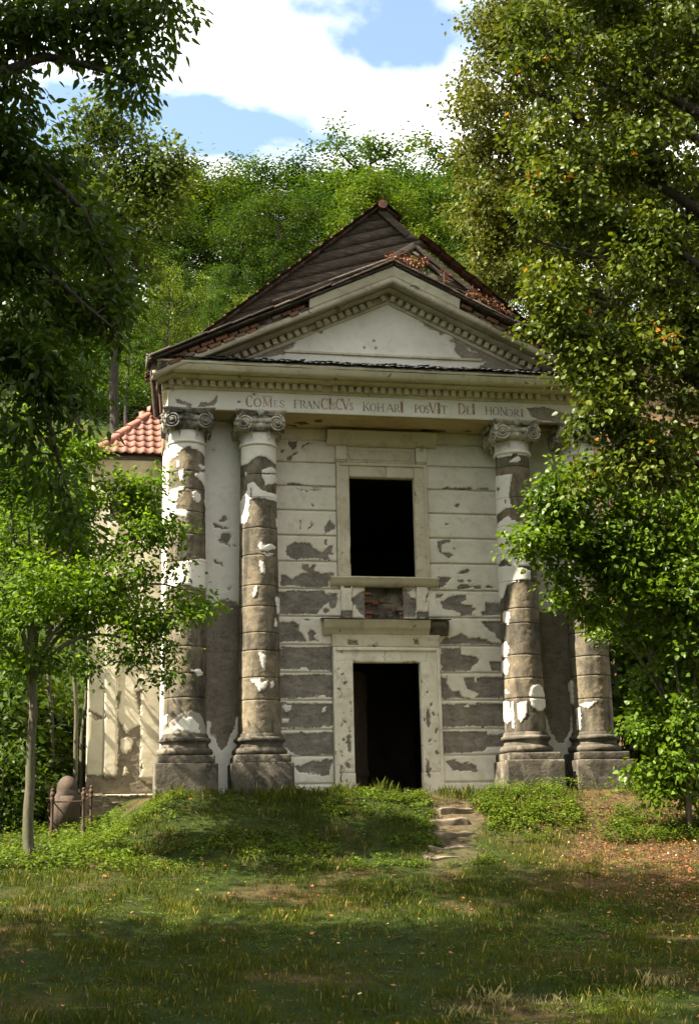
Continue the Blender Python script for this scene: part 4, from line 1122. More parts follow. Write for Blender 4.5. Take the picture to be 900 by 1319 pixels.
rk = empty('raking_cornice', parent=ped)
for s in (-1, 1):
    rake(s, 'bed_moulding', [(-0.93, 0.66), (-0.965, 0.655), (-0.985, 0.625), (-0.985, 0.60), (-0.93, 0.60)], 0.0, 3.9, MAT['trim'], rk, 0.003, 2)
    rake(s, 'dentil_band', [(-0.93, 0.60), (-0.99, 0.60), (-0.99, 0.46), (-0.93, 0.46)], 0.0, 4.1, MAT['rake_trim'], rk, 0.002, 3)
    rake(s, 'ovolo', [(-0.93, 0.458), (-1.08, 0.458), (-1.12, 0.435), (-1.17, 0.42), (-1.19, 0.39), (-0.93, 0.39)], 0.0, 4.2, MAT['rake_trim'], rk, 0.004, 4)
    e1 = 1.55 if s < 0 else 1.22
    cpf = [(-0.93, 0.388), (-1.37, 0.388), (-1.39, 0.415), (-1.47, 0.415), (-1.48, 0.31), (-0.93, 0.31)]
    rake(s, 'corona', cpf, 0.0, e1+.5, MAT['rake_trim'], rk, 0.006, 5)
    rake(s, 'bare_corona', cpf, e1+.505, 4.3, MAT['rake_trim'], rk, 0.014, 5)
    rake(s, 'cymatium', [(-0.93, 0.308), (-1.48, 0.308), (-1.50, 0.28), (-1.52, 0.22), (-1.56, 0.18), (-1.565, 0.15), (-0.93, 0.15)], 0.0, e1, MAT['frame'], rk, 0.006, 6)
    # beyond it the plaster is gone: bricks on edge, and a grey bed
    rake(s, 'mortar_bed', [(-0.93, 0.305), (-1.42, 0.305), (-1.42, 0.152), (-0.93, 0.152)], e1+.005, 4.32, MAT['stone'], rk, 0.012, 7, attr=False)
    t = e1+0.02
    while t < 4.2:
        L = random.uniform(0.18, 0.26)
        for row, (d0, d1) in enumerate(((0.30, 0.235), (0.225, 0.16))):
            if random.random() < 0.14: continue
            tt = t+row*0.1
            o = MB().box(0, L-0.015, -1.50+random.uniform(-.02, .05), -1.40, -(d0), -(d1), 0.08, 0.008, 0.012, int(t*50)).build('brick', MAT['brick'] if random.random() < .8 else MAT['stone'], rk)
            o.matrix_local = Matrix.Translation((s*tt, 0, TOP-SL*tt)) @ Matrix.Rotation(math.atan(SL)*(1 if s < 0 else -1) + (math.pi if s < 0 else 0)*0, 4, 'Y') if s > 0 else Matrix.Translation((-(tt+L), 0, TOP-SL*(tt+L))) @ Matrix.Rotation(-math.atan(SL), 4, 'Y')
            if s > 0: o.matrix_local = Matrix.Translation((tt, 0, TOP-SL*tt)) @ Matrix.Rotation(math.atan(SL), 4, 'Y')
        t += L
    for t in np.arange(0.09, 3.75, 0.135):
        if random.random() < 0.04: continue
        o = link('dentil', dmesh, rk)
        o.matrix_local = Matrix.Translation((s*t, -1.01, TOP-SL*t-0.53)) @ Matrix.Rotation(s*math.atan(SL), 4, 'Y') @ Matrix.Rotation(random.uniform(-.04, .04), 4, 'Y')

# --- pediment roof: boards with a ragged shingle edge
roof = empty('pediment_roof', parent=chapel)
for s in (-1, 1):
    for q in range(9):
        y0 = -1.62+q*0.14; y1 = y0+0.132
        if s > 0 and q in (2,): continue
        rake(s, 'roof_board', [(y0, 0.14), (y1, 0.14), (y1, 0.105), (y0, 0.105)], 0.0 if q else 0.02, 4.36+random.uniform(-.05, .03), MAT['board'], roof, 0.006, 10+q, attr=False)
    t = 0.0
    while t < 4.1:
        L = random.uniform(0.26, 0.46)
        d = random.uniform(-0.015, 0.012)
        for r_ in range(3):
            o = MB().box(0.0, L+0.05, -1.65+r_*0.4+random.uniform(-.03, .02), -1.24+r_*0.4, 0.0, 0.035, 0.15, 0.006, 0.01, int(t*77)+r_).build('shingle', MAT['board'] if random.random() < .8 else MAT['timber'], roof)
            tt = t if s > 0 else t+L
            o.matrix_local = Matrix.Translation((s*tt, 0, TOP-SL*tt-0.09+d)) @ Matrix.Rotation((math.atan(SL)+.03) if s > 0 else -(math.atan(SL)+.03), 4, 'Y')
        t += L
# --- steep main roof with boarded gable
NA, NY, NS = 10.92, -0.66, 0.835
main = empty('main_roof', parent=chapel)
def gable_x(z): return (NA-z)/NS
ang = math.radians(17)
zq = -2.2
bq = 0
while bq < 17:                                   # slanting boards, parallel to the left rake
    c0 = 7.55+bq*0.205; c1 = c0+0.195
    pts = []
    def line(c, x): return c+math.tan(ang)*(x+0.9)
    # clip the strip between lines c0,c1 to the gable triangle left of the broken edge
    xs_ = np.linspace(-3.6, 1.05, 120)
    lo_ = np.maximum(line(c0, xs_), TOP-SL*np.abs(xs_)-0.25)
    hi_ = np.minimum(line(c1, xs_), NA-NS*np.abs(xs_))
    brk = np.where(xs_ > 0.52, hi_*0+NA-NS*0.52-(xs_-0.52)*2.3, 99)
    ok = hi_ > lo_+0.012
    ok &= ~((xs_ > 0.62) & (line(c0, xs_) < 10.0))
    if ok.sum() > 3:
        X_ = xs_[ok]; l_, h_ = lo_[ok], hi_[ok]
        yy = NY+0.03*(bq % 2)*0.4+random.uniform(-.006, .006)
        n = len(X_)
        V = [(x, yy, z) for x, z in zip(X_, l_)]+[(x, yy-0.004, z) for x, z in zip(X_, h_)]+[(x, yy+0.03, z) for x, z in zip(X_, l_)]+[(x, yy+0.03, z) for x, z in zip(X_, h_)]
        q_ = []
        for j in range(n-1):
            q_ += [(j, j+1, n+j+1, n+j), (2*n+j+1, 2*n+j, 3*n+j, 3*n+j+1), (j+1, j, 2*n+j, 2*n+j+1), (n+j, n+j+1, 3*n+j+1, 3*n+j)]
        q_ += [(0, n, 3*n, 2*n), (n-1, 2*n+n-1, 3*n+n-1, n+n-1)]
        MB().add(V, q_).build('gable_board', MAT['board'], main)
    bq += 1
# a pale lath across the boards and the ragged end of the boarding
def bar(name, a, b_, w, h, mat, parent, seed=0):
    a, b_ = np.array(a, float), np.array(b_, float)
    L = np.linalg.norm(b_-a)
    o = MB().box(0, L, -w/2, w/2, -h/2, h/2, 0.2, 0.004, 0.008, seed).build(name, mat, parent)
    d = Vector((b_-a)/L)
    o.matrix_local = Matrix.Translation(Vector(a)) @ d.to_track_quat('X', 'Z').to_matrix().to_4x4()
    return o
p = lambda x, y, Y: at(x, y, Y)
bar('lath', p(350, 388, NY-.06), p(532, 322, NY-.06), 0.03, 0.035, MAT['timber'], main, 1)
bar('lath', p(505, 331, NY-.08), p(534, 316, NY-.08), 0.04, 0.12, MAT['board'], main, 2)
bar('rafter', p(534, 318, NY-.02), p(612, 378, NY-.02), 0.08, 0.10, MAT['board'], main, 3)
bar('rafter', p(538, 330, NY+.4), p(606, 382, NY+.4), 0.08, 0.12, MAT['board'], main, 4)
bar('rafter', p(530, 322, NY+.8), p(600, 372, NY+.8), 0.08, 0.12, MAT['timber'], main, 5)
bar('collar_beam', p(522, 344, NY+.1), p(600, 372, NY+.1), 0.08, 0.10, MAT['timber'], main, 6)
bar('barge_board', p(489, 270, NY-.05), p(524, 302, NY-.05), 0.04, 0.14, MAT['board'], main, 7)
# roof planes (boards under the tiles) and tiles along the verges
for s in (-1, 1):
    for q in range(14):
        a0, a1 = q*0.30, q*0.30+0.292
        if s > 0 and 2 <= q <= 5:
            y0 = NY+1.3
        elif s > 0 and q in (1, 6):
            y0 = NY+0.25
        else:
            y0 = NY-0.10
        V = []
        for (xx, dz) in ((a0, 0), (a1, 0), (a1, 0.04), (a0, 0.04)):
            V += [(s*xx, y0, NA-NS*xx+dz), (s*xx, 12.7, NA-NS*xx+dz)]
        MB().add(V, q=[(0, 1, 3, 2), (2, 3, 5, 4), (4, 5, 7, 6), (6, 7, 1, 0), (0, 2, 4, 6), (1, 7, 5, 3)] if s > 0 else [(2, 3, 1, 0), (4, 5, 3, 2), (6, 7, 5, 4), (0, 1, 7, 6), (6, 4, 2, 0), (3, 5, 7, 1)]).build('roof_board', MAT['board'], main)
def tile_mesh():
    """interlocking clay tile, one roll: 0.24 wide, 0.36 long, slightly thick"""
    nx, w, L = 9, 0.185, 0.30
    u = np.linspace(0, 1, nx)
    hgt = 0.045*np.clip(np.sin(u*math.pi*1.0), 0, 1)**1.5*(u < 1.01)
    hgt = 0.030*(0.5-0.5*np.cos(2*math.pi*np.clip(u/0.72, 0, 1)))
    top, bot = [], []
    for v in (0.0, 0.5, 1.0):
        for k in range(nx):
            zz = hgt[k]*(1.0)+0.022*(1-v)
            top.append((u[k]*w, v*L, zz+0.016)); bot.append((u[k]*w, v*L, zz))
    V = top+bot; n = 3*nx
    q = []
    for r in range(2):
        for k in range(nx-1):
            a = r*nx+k
            q += [(a, a+1, a+nx+1, a+nx), (n+a+nx, n+a+nx+1, n+a+1, n+a)]
    for k in range(nx-1):
        q += [(n+k, n+k+1, k+1, k)]
    return MB().add(V, q).mesh('roof_tile', MAT['tile'])
TILE = tile_mesh()
OLDTILE = TILE.copy(); OLDTILE.materials.clear(); OLDTILE.materials.append(MAT['tile_old'])
for s in (-1, 1):
    sl_len = math.hypot(1, NS)
    for r in range(22):
        x = 0.16+r*0.20
        if s > 0 and 0.50 < x < 0.80: continue
        for cc in range(2):
            o = link('verge_tile', OLDTILE, main)
            yb = NY-0.15+cc*0.175 if s < 0 else NY-0.15+cc*0.175
            # tile y axis runs up the slope
            up = Vector((-s*1.0, 0, NS)).normalized()
            side = Vector((0, 1, 0)) if s > 0 else Vector((0, -1, 0))
            nrm = side.cross(up).normalized()
            if nrm.z < 0: nrm = -nrm; side = -side
            o.matrix_local = Matrix.Translation((s*x, yb+(0 if side.y > 0 else 0.185), NA-NS*x+0.055+random.uniform(-.008, .008))) @ Matrix((side, up, nrm)).transposed().to_4x4() @ Matrix.Rotation(random.uniform(-.05, .05), 4, 'Z')
for q in range(9):
    mb = MB(); mb.tube([(0, 0, 0), (0, 0.40, 0.012)], [0.085, 0.075], 10)
    mb.build('ridge_tile', MAT['tile_old'], main).location = (0.0, NY-0.18+q*0.36, NA-0.01)
# dry creeper hanging in the broken gable
mb = MB()
VV, QQ, RR = [], [], []
# --- downpipe and eave board on the left flank
MB().tube([at(196, 459, -1.2), at(197, 490, -1.1), at(201, 536, -0.95)], 0.045, 10).build('downpipe', MAT['rust'], chapel)
MB().tube([at(204, 470, -0.95), at(206, 500, -0.95), at(208, 532, -0.9)], 0.028, 8).build('downpipe', MAT['rust'], chapel)
MB().box(-4.03, -3.985, -0.02, 0.50, 6.2, 7.0, 0.1, 0.01, 0.02).build('brick_patch', MAT['brick'], chapel)

# ------------------------------------------------------------------ side wing
wing = empty('wing', parent=chapel)
WY = 1.0
wx0 = at(113, 900, WY)[0]; wx1 = -3.55
WE = at(180, 588, WY-0.2)[2]
bare_w = [(0, plane_poly(zw(p), WY)) for p in (
   [(300,440),(335,440),(345,470),(370,505),(400,500),(415,470),(418,720),(300,720),(300,1300),(640,1300),(640,750),(580,750),(545,735),(537,710),(545,520),(500,540),(490,555),(470,545),(458,500),(455,390),(470,395),(455,480),(458,570),(450,715),(412,720),(412,500)],
   [(300,715),(415,718),(450,716),(540,712),(560,745),(640,755),(640,1300),(300,1300)], [(525,395),(550,385),(550,490),(540,480)], [(585,525),(608,540),(592,552)], [(418,630),(440,625),(445,655),(425,655)], [(455,500),(490,560),(540,520),(545,715),(455,715)])]
bare_w += [(1, plane_poly(zw(p), WY)) for p in ([(465,580),(490,565),(512,580),(510,620),(485,640),(463,615)], [(475,690),(490,683),(498,705),(485,725),(475,718)], [(412,420),(455,420),(450,715),(410,712)], [(545,420),(640,420),(640,748),(580,748),(545,733)])]
bare_w += [(0, [(-4.9, 5.05), (-3.5, 5.0), (-3.5, 5.65), (-4.2, 5.6), (-4.9, 5.5)])]
wmask = Mask(1, bare_w, seed=81)
panel('wall', wing, wx0, wx1, 0.10, WE-0.43, WY, wmask, MAT['wing'], back=0.3, seed=81, step=0.02)
for (a, c) in ((135, 152), (181, 213)):
    xa, xc = at(a, 900, WY)[0], at(c, 900, WY)[0]
    panel('lesene', wing, xa, xc, 0.35, WE-0.48, WY-0.03, wmask, MAT['wing'], back=0.028, seed=int(a), step=0.02)
panel('base_course', wing, wx0-0.05, wx1, -1.0, 0.085, WY-0.06, Mask(0, [(1, [(-5.2, 0.05), (-3.6, 0.05), (-3.6, 0.1), (-5.2, 0.1)])], seed=3), MAT['wing'], back=0.3, rough=0.02)
MB().box(wx0, wx0+0.3, WY+0.01, 7.0, -1.0, WE-.1, 0.8, 0.0, 0.01).build('wall', MAT['wing'], wing, attr='pl')
strip(wing, 'eave_cornice', [(WY+.2, WE-.43), (WY-.03, WE-.43), (WY-.04, WE-.33), (WY-.08, WE-.31), (WY-.08, WE-.22), (WY-.13, WE-.19), (WY-.15, WE-.13), (WY-.20, WE-.11), (WY-.20, WE-.045), (WY+.2, WE-.045)], wx0, wx1, MAT['wing'], 0.08, 0.008, 9)
wroof = empty('wing_roof', parent=wing)
EL = at(124, 578, WY-0.25)
ex0, ey0, ez0 = EL[0], WY-0.27, WE
PS = 1.02                      # rise per metre of the front slope
hipx = 0.98                    # metres to the right per metre back along the hip
V = [(ex0, ey0, ez0-.03), (wx1, ey0, ez0-.03), (wx1, ey0+1.9, ez0-.03+1.9*PS), (ex0+1.9*hipx, ey0+1.9, ez0-.03+1.9*PS), (ex0, ey0+5.5, ez0-.03), (ex0+1.9*hipx, ey0+3.6, ez0-.03+1.9*PS), (wx1, ey0+3.6, ez0-.03+1.9*PS)]
MB().add(V, q=[(0, 1, 2, 3), (0, 3, 5, 4), (3, 2, 6, 5)]).build('roof_deck', MAT['timber'], wroof)
up = Vector((0, 1, PS)).normalized(); side = Vector((1, 0, 0)); nrm = side.cross(up)
sl_m = math.hypot(1, PS)
RP = 0.225
for r in range(12):
    yb = ey0+r*RP/sl_m
    hx = ex0+(yb-ey0)*hipx
    cnum = int((wx1-hx)/0.168)+1
    for cc in range(cnum):
        x = wx1-0.185-cc*0.168
        if x < hx-0.12: continue
        o = link('roof_tile', TILE, wroof)
        o.matrix_local = Matrix.Translation((x, yb-0.04, ez0+(yb-ey0)*PS+0.005)) @ Matrix((side, up, nrm)).transposed().to_4x4() @ Matrix.Rotation(random.uniform(-.025, .025), 4, 'Z')
for q in range(7):
    a = np.array([ex0, ey0, ez0+0.035])+q*0.36*np.array([hipx, 1, PS])/math.sqrt(hipx**2+1+PS**2)*1.0
    b_ = a+0.42*np.array([hipx, 1, PS])/math.sqrt(hipx**2+1+PS**2)
    MB().tube([a+[0, 0, .02], b_], [0.105, 0.085], 10).build('hip_tile', MAT['tile'], wroof)
MB().box(ex0, wx1, ey0-.03, ey0+.03, ez0-.09, ez0-.032, 0.3, 0.004, 0.01).build('eave_board', MAT['board'], wroof)

# ------------------------------------------------------------------ the grave beside the wing
hs = empty('headstone', (0, 0, 0))
hx, hyy = -5.565, -0.8
hz = float(gh(hx, hyy))
pts = [(-0.215, 0), (0.215, 0), (0.215, 0.60), (0.17, 0.62), (0.17, 0.69)]+[(0.17*math.cos(t), 0.69+0.20*math.sin(t)) for t in np.linspace(0, math.pi, 14)[1:-1]]+[(-0.17, 0.69), (-0.17, 0.62), (-0.215, 0.60)]
sc_ = (0.37-hz)/0.90
mb = MB(); mb.poly([(hx+a, hyy-.05, hz-.03+c*sc_) for a, c in pts], (0, 0.12, 0)); mb.build('slab', MAT['headstone'], hs)
inner = [(-.13, .12), (.13, .12), (.13, .50), (.10, .56), (-.10, .56), (-.13, .50)]
mb = MB(); mb.poly([(hx+a, hyy-.056, hz+c*sc_) for a, c in inner], (0, 0.01, 0)); mb.build('tablet', MAT['headstone'], hs)
MB().box(hx-.26, hx+.26, hyy-.12, hyy+.14, hz-.15, hz+.06, 0.1, 0.01, 0.02).build('foot', MAT['headstone'], hs)
tag(hs, 'round-topped rust-brown headstone inside the little iron fence by the wing', 'headstone')
fen = empty('grave_fence', (0, 0, 0))
tag(fen, 'rusty iron grave fence with knobbed posts and thin rails around the headstone', 'fence')
posts = [(-5.785, -1.5), (-5.30, -1.5), (-5.17, -0.2), (-5.86, -0.2)]
for k, (x, y) in enumerate(posts):
    z = float(gh(x, y)); h = 0.74 if k < 2 else 0.70
    r = 0.024
    MB().lathe([(0.05, z-.1), (0.05, z+.02), (0.058, z+.05), (0.04, z+.08), (0.045, z+.11), (0.034, z+.13), (0.044, z+.16), (r, z+.2), (r, z+h-.17), (0.036, z+h-.15), (0.036, z+h-.12), (0.026, z+h-.1), (0.04, z+h-.07), (0.044, z+h-.045), (0.03, z+h-.02), (0.018, z+h-.01), (0.03, z+h+.01), (0.03, z+h+.035), (0.002, z+h+.05)], (x, y), 14).build('post', MAT['rust'], fen, True)
for a, b_ in ((0, 1), (1, 2), (2, 3), (3, 0)):
    for hh in (0.62, 0.30):
        if (a, b_) == (0, 1) and hh < 0.5: continue
        A_, B_ = posts[a], posts[b_]
        MB().tube([(A_[0], A_[1], float(gh(*A_))+hh-.05), (B_[0], B_[1], float(gh(*B_))+hh-.05)], 0.012, 6).build('rail', MAT['rust'], fen)

# ------------------------------------------------------------------ worn steps up the mound
for k, (px_, py_, Y, w, d, hgt) in enumerate(((583, 1062, -2.15, 0.55, 0.34, 0.12), (578, 1072, -2.55, 0.62, 0.36, 0.13), (580, 1083, -2.95, 0.58, 0.36, 0.13), (572, 1095, -3.4, 0.66, 0.4, 0.12), (566, 1105, -3.85, 0.5, 0.34, 0.08))):
    c = at(px_, py_, Y)
    z = float(gh(c[0], Y))
    o = MB().box(-w/2, w/2, -d/2, d/2, -0.12, 0.020, 0.05, 0.060, 0.016, k+60).build('stone_step', MAT['step'])
    o.location = (c[0], Y, z-0.045); o.rotation_euler = (random.uniform(.05, .22), random.uniform(-.06, .06), random.uniform(-.3, .3))
    tag(o, ('flat worn step stone at the top of the mound path', 'second worn step stone below the top of the mound path', 'third worn step stone, middle of the mound path', 'wide worn step stone low on the mound path', 'small lowest step stone at the foot of the mound path')[k], 'step stone', 'worn stone steps up to the chapel door')

# ================================================================== vegetation
def unit(v):
    return v/np.maximum(np.linalg.norm(v, axis=-1, keepdims=True), 1e-9)
NEAR = (np.array([(0, 0), (.5, .30), (.36, .66), (0, 1), (-.36, .66), (-.5, .30)]), np.array([(0, 1, 2, 3), (0, 3, 4, 5)]))
FAR = (np.array([(0, 0), (.5, .42), (0, 1), (-.5, .42)]), np.array([(0, 1, 2, 3)]))
def leaf_arrays(P, A, Nn, L, wid, tmpl, fold=0.16, curl=0.12):
    t, f = tmpl
    n, k = len(P), len(t)
    S = unit(np.cross(A, Nn)); Nn = unit(np.cross(S, A))
    L = np.broadcast_to(np.asarray(L, float), (n,))[:, None, None]
    x = t[None, :, 0, None]*wid; y = t[None, :, 1, None]
    z = fold*np.abs(x)-curl*y*y
    V = P[:, None, :]+L*(x*S[:, None, :]+y*A[:, None, :]+z*Nn[:, None, :])
    Q = (f[None]+(np.arange(n)*k)[:, None, None]).reshape(-1, 4)
    return V.reshape(-1, 3), Q, k
def crown_mesh(name, C, sig, npc, L, wid, mat, tmpl=FAR, droop=0.35, rng=None, flat=0.6, up=0.9, center=None):
    """leaves in sprays round the points C"""
    rng = rng or RNG
    K = len(C)
    npc = np.maximum(3, (npc*rng.uniform(0.6, 1.4, K)).astype(int))
    idx = np.repeat(np.arange(K), npc)
    n = len(idx)
    sg = np.broadcast_to(np.asarray(sig, float), (K,))[idx][:, None]
    # each spray is a tilted, flattened puff
    tilt = unit(rng.normal(0, 0.35, (K, 3))+[0, 0, 1.0])[idx]
    off = rng.normal(0, 1, (n, 3))
    off = off-(1-flat)*np.sum(off*tilt, 1, keepdims=True)*tilt
    P = C[idx]+off*sg
    A = unit(off*[1, 1, 0.5]+rng.normal(0, 0.7, (n, 3))+[0, 0, -droop*1.6])
    Nn = unit(tilt*up+rng.normal(0, 0.55, (n, 3)))
    LL = L*rng.uniform(0.65, 1.25, n)
    V, Q, k = leaf_arrays(P, A, Nn, LL, wid, tmpl)
    cr_ = rng.uniform(0, 1, K)[idx]
    rnd = np.clip(0.45*cr_+0.55*rng.uniform(0, 1, n), 0, 1)
    rare = rng.uniform(0, 1, n) < 0.004
    rnd = np.where(rare, 1.0, np.minimum(rnd, 0.95))
    patch = rng.uniform(0, 1, K)[idx] > 0.996
    rnd = np.where(patch & (rng.uniform(0, 1, n) < .6), 1.0, rnd)
    return mesh_from(name, V, [Q], mat, False, {'rnd': np.repeat(rnd, k)})
def ell_points(c, r, n, rng, shell=0.5, lump=0.28, seed=0):
    d = unit(rng.normal(0, 1, (n, 3)))
    lum = 1+lump*fbm(d*2.2+seed*5.1, 3, seed)
    rr = (shell+(1-shell)*rng.uniform(0, 1, n)**0.6)*lum
    return np.asarray(c)+d*np.asarray(r)*rr[:, None]
def wood_mesh(name, skel, mat, C=None, rng=None, twig_r=0.010, twig_n=None, sides=8):
    """skel: list of (points, radii); fine twigs reach from it to the sprays C"""
    mb = MB()
    nodes = []
    for pts, rad in skel:
        pts = np.asarray(pts, float)
        m = len(pts)
        tt = np.linspace(0, 1, m); n2 = max(6, int(np.linalg.norm(np.diff(pts, axis=0), axis=1).sum()/0.25))
        t2 = np.linspace(0, 1, n2)
        # gentle spline through the points
        P2 = np.stack([np.interp(t2, tt, pts[:, k]) for k in range(3)], -1)
        for _ in range(2):
            P2[1:-1] = (P2[:-2]+2*P2[1:-1]+P2[2:])/4
        R2 = np.interp(t2, tt, np.broadcast_to(np.asarray(rad, float), (m,)))
        if R2.max() > 0.03:
            P2[1:] += np.stack([fbm(P2[1:]*0.9+k*31, 2, k) for k in range(3)], -1)*min(0.06, R2.max()*0.5)
        mb.tube(P2, R2, sides if R2.max() > 0.04 else 5)
        nodes.append(np.column_stack([P2, R2]))
    nodes = np.vstack(nodes)
    if C is not None and len(C):
        sel = C if twig_n is None or twig_n >= len(C) else C[(rng or RNG).choice(len(C), twig_n, replace=False)]
        thin = nodes[nodes[:, 3] < max(0.06, np.median(nodes[:, 3]))]
        for c in sel:
            d = np.linalg.norm(thin[:, :3]-c, axis=1)+np.maximum(thin[:, 2]-c[2], 0)*0.8
            a = thin[np.argmin(d)]
            mid = (a[:3]+c)/2+np.array([0, 0, 0.08*d.min()])+(rng or RNG).normal(0, .03*d.min()+.001, 3)
            r0 = min(a[3]*0.7, twig_r*2)
            mb.tube([a[:3], mid, c], [r0, twig_r, twig_r*0.4], 4, cap=False)
    return mb.mesh(name, mat, True)
def tree_obj(name, label, cat, base, skel, C, sig, npc, L, wid, leafm, barkm, tmpl=FAR, group=None, twig_n=None, twig_r=0.010, flat=0.6, up=0.9, droop=0.35, rng=None):
    base = np.asarray(base, float)
    root = empty(name, tuple(base))
    tag(root, label, cat, group)
    sk = [(np.asarray(p_, float)-base, r_) for p_, r_ in skel]
    link('trunk', wood_mesh('trunk', sk, barkm, C-base, rng, twig_r, twig_n), root)
    link('crown', crown_mesh('crown', C-base, sig, npc, L, wid, leafm, tmpl, droop, rng, flat, up), root)
    return root
def blob_points(blobs, dens, rng, depth=0.8, sub=0, subr=0.2):
    """blobs (px, py, r_px, Y) surveyed from the photograph -> spray centres inside balls of real size;
    sub > 0 gathers the sprays into separate clumps of about that many"""
    out = []
    for px, py, rp, Y in blobs:
        c = at(px, py, Y)
        r = rp/F*np.linalg.norm(c-CAM)
        n = max(2, int(dens*r**2))
        if sub: n = max(2, n//sub)
        d = unit(rng.normal(0, 1, (n, 3)))
        P = c+d*(rng.uniform(0, 1, n)[:, None]**0.5)*r*[1, depth, 1]
        if sub:
            sz = rng.uniform(.6, 1.3, n)
            k = np.maximum(1, (sub*sz**2).astype(int))
            P = np.repeat(P, k, axis=0)+rng.normal(0, 1, (k.sum(), 3))*(subr*np.repeat(sz, k))[:, None]*[1, 1, .7]
        out.append(P)
    return np.vstack(out)

# ------------------------------------------------------------------ woods on the hill
def proto(kind, seed, low=0.36, wid=2.3):
    rng = np.random.default_rng(seed)
    H = 14.0
    lean = rng.normal(0, 0.6, 2)
    top = np.array([lean[0], lean[1], H*0.95])
    sk = [([(0, 0, -0.8), (lean[0]*.2+.15, lean[1]*.3, H*.3), tuple(top*[.7, .7, .7]), tuple(top)], [0.19, 0.14, 0.08, 0.02])]
    C = []
    nb = 15
    for q in range(nb):
        z = H*(low+(0.90-low)*(q+rng.uniform(0, 1))/nb); a = q*2.4+rng.uniform(-.5, .5)
        r = wid*(0.55+0.6*math.sin(math.pi*min(1, (z/H-low+.12)/(1.02-low)))**0.8)*rng.uniform(.6, 1.2)
        s0 = np.array([lean[0]*z/H, lean[1]*z/H, z-r*.5])
        e = s0+np.array([r*math.cos(a), r*math.sin(a), r*rng.uniform(.5, 1.1)])
        sk.append(([s0, s0*.45+e*.55+[0, 0, -.12*r], e], [0.055, 0.035, 0.012]))
        # foliage hangs along the outer part of each bough in separate puffs
        nn = int(rng.integers(8, 13))
        t = rng.uniform(0.35, 1.15, nn)[:, None]
        C.append(s0+(e-s0)*t+rng.normal(0, 0.42, (nn, 3))*[1, 1, .8])
    C.append(ell_points(top-[0, 0, .6], (0.8, 0.8, 1.0), 10, rng, 0.2, 0.3, seed))
    C = np.vstack(C)
    lm = (MAT['leaf_hill'], MAT['leaf_hill2'], MAT['leaf_hill3'])[kind]
    tr = wood_mesh('trunk', sk, MAT['bark_dark'], C, rng, 0.014, 70)
    cr2 = crown_mesh('crown', C, 0.27, 58, 0.165, 0.62, lm, FAR, 0.3, rng, 0.6)
    return tr, cr2
PROTO = [proto(0, 101), proto(1, 102), proto(2, 103), proto(0, 104), proto(2, 105), proto(1, 106), proto(0, 107, 0.60, 1.7), proto(2, 108, 0.58, 1.8), proto(1, 109, 0.55, 1.8)]
hill_lab = {0: 'slender mid green tree in the wood behind the chapel,', 1: 'darker green tree in the wood behind the chapel,', 2: 'yellowish green sunlit tree in the wood behind the chapel,'}
KIND = [0, 1, 2, 0, 2, 1, 0, 2, 1]
def hill_tree(px, py, Y, k, wf=1.0):
    t = at(px, py, Y)
    z = float(gh(t[0], Y))
    h = t[2]-z
    if h < 4: return
    root = empty('hill_tree', (t[0], Y, z))
    tag(root, hill_lab[KIND[k]]+ROW, 'tree', 'trees on the hillside behind the chapel')
    s = h/14.0
    root.scale = (s*wf, s*wf, s)
    root.rotation_euler = (0, 0, random.uniform(0, 6.28))
    link('trunk', PROTO[k][0], root); link('crown', PROTO[k][1], root)
rr = random.Random(5)
ROW = ' on the skyline'
for q, px in enumerate(range(185, 625, 36)):
    hill_tree(px+rr.uniform(-7, 7), (212, 196, 216, 202, 222, 204, 218, 196, 176, 192, 180, 200, 206)[q % 13]+rr.uniform(-5, 5), rr.uniform(53, 59), (7, 2, 1, 4, 0, 5, 2, 6, 3, 1, 0, 4, 3)[q % 13], wf=1.5)
for px in (-160, -90, -20, 50, 110, 680, 760, 840, 930, 1020, 1100):
    hill_tree(px, 205+rr.uniform(-6, 10), rr.uniform(50, 58), rr.choice((0, 1, 3, 5)), wf=1.25)
ROW = ' high on the hill'
for q, px in enumerate(range(170, 640, 38)):
    hill_tree(px+rr.uniform(-9, 9), 228+rr.uniform(-5, 12)-(14 if px > 430 else 0), rr.uniform(66, 74), (0, 2, 3, 4, 1)[q % 5], wf=1.3)
ROW = ' halfway up the slope'
for q, px in enumerate(range(200, 620, 50)):
    hill_tree(px+rr.uniform(-8, 8), rr.uniform(232, 262)-(18 if px > 430 else 0), rr.uniform(43, 49), (1, 7, 0, 4, 5, 6, 2, 1, 3)[q % 9], wf=1.35)
for px in (-140, -60, 20, 100, 150, 690, 790, 900, 1010):
    hill_tree(px, 270+rr.uniform(-10, 10), rr.uniform(38, 44), rr.choice((0, 1, 5)), wf=1.1)
ROW = ' at the foot of the slope'
for r in ((208,330,35,2),(168,345,33,0),(330,372,37,2),(270,355,38,0),(385,330,39,3),(300,330,41,6),(350,310,42,6),(232,345,40,0),(452,300,37,0),(545,295,36,3),(590,320,33,5),(100,360,30,1),(30,350,30,5),(-60,360,30,0),(660,330,32,0),(760,330,31,1),(880,330,32,0)):
    hill_tree(*r, wf=0.9)
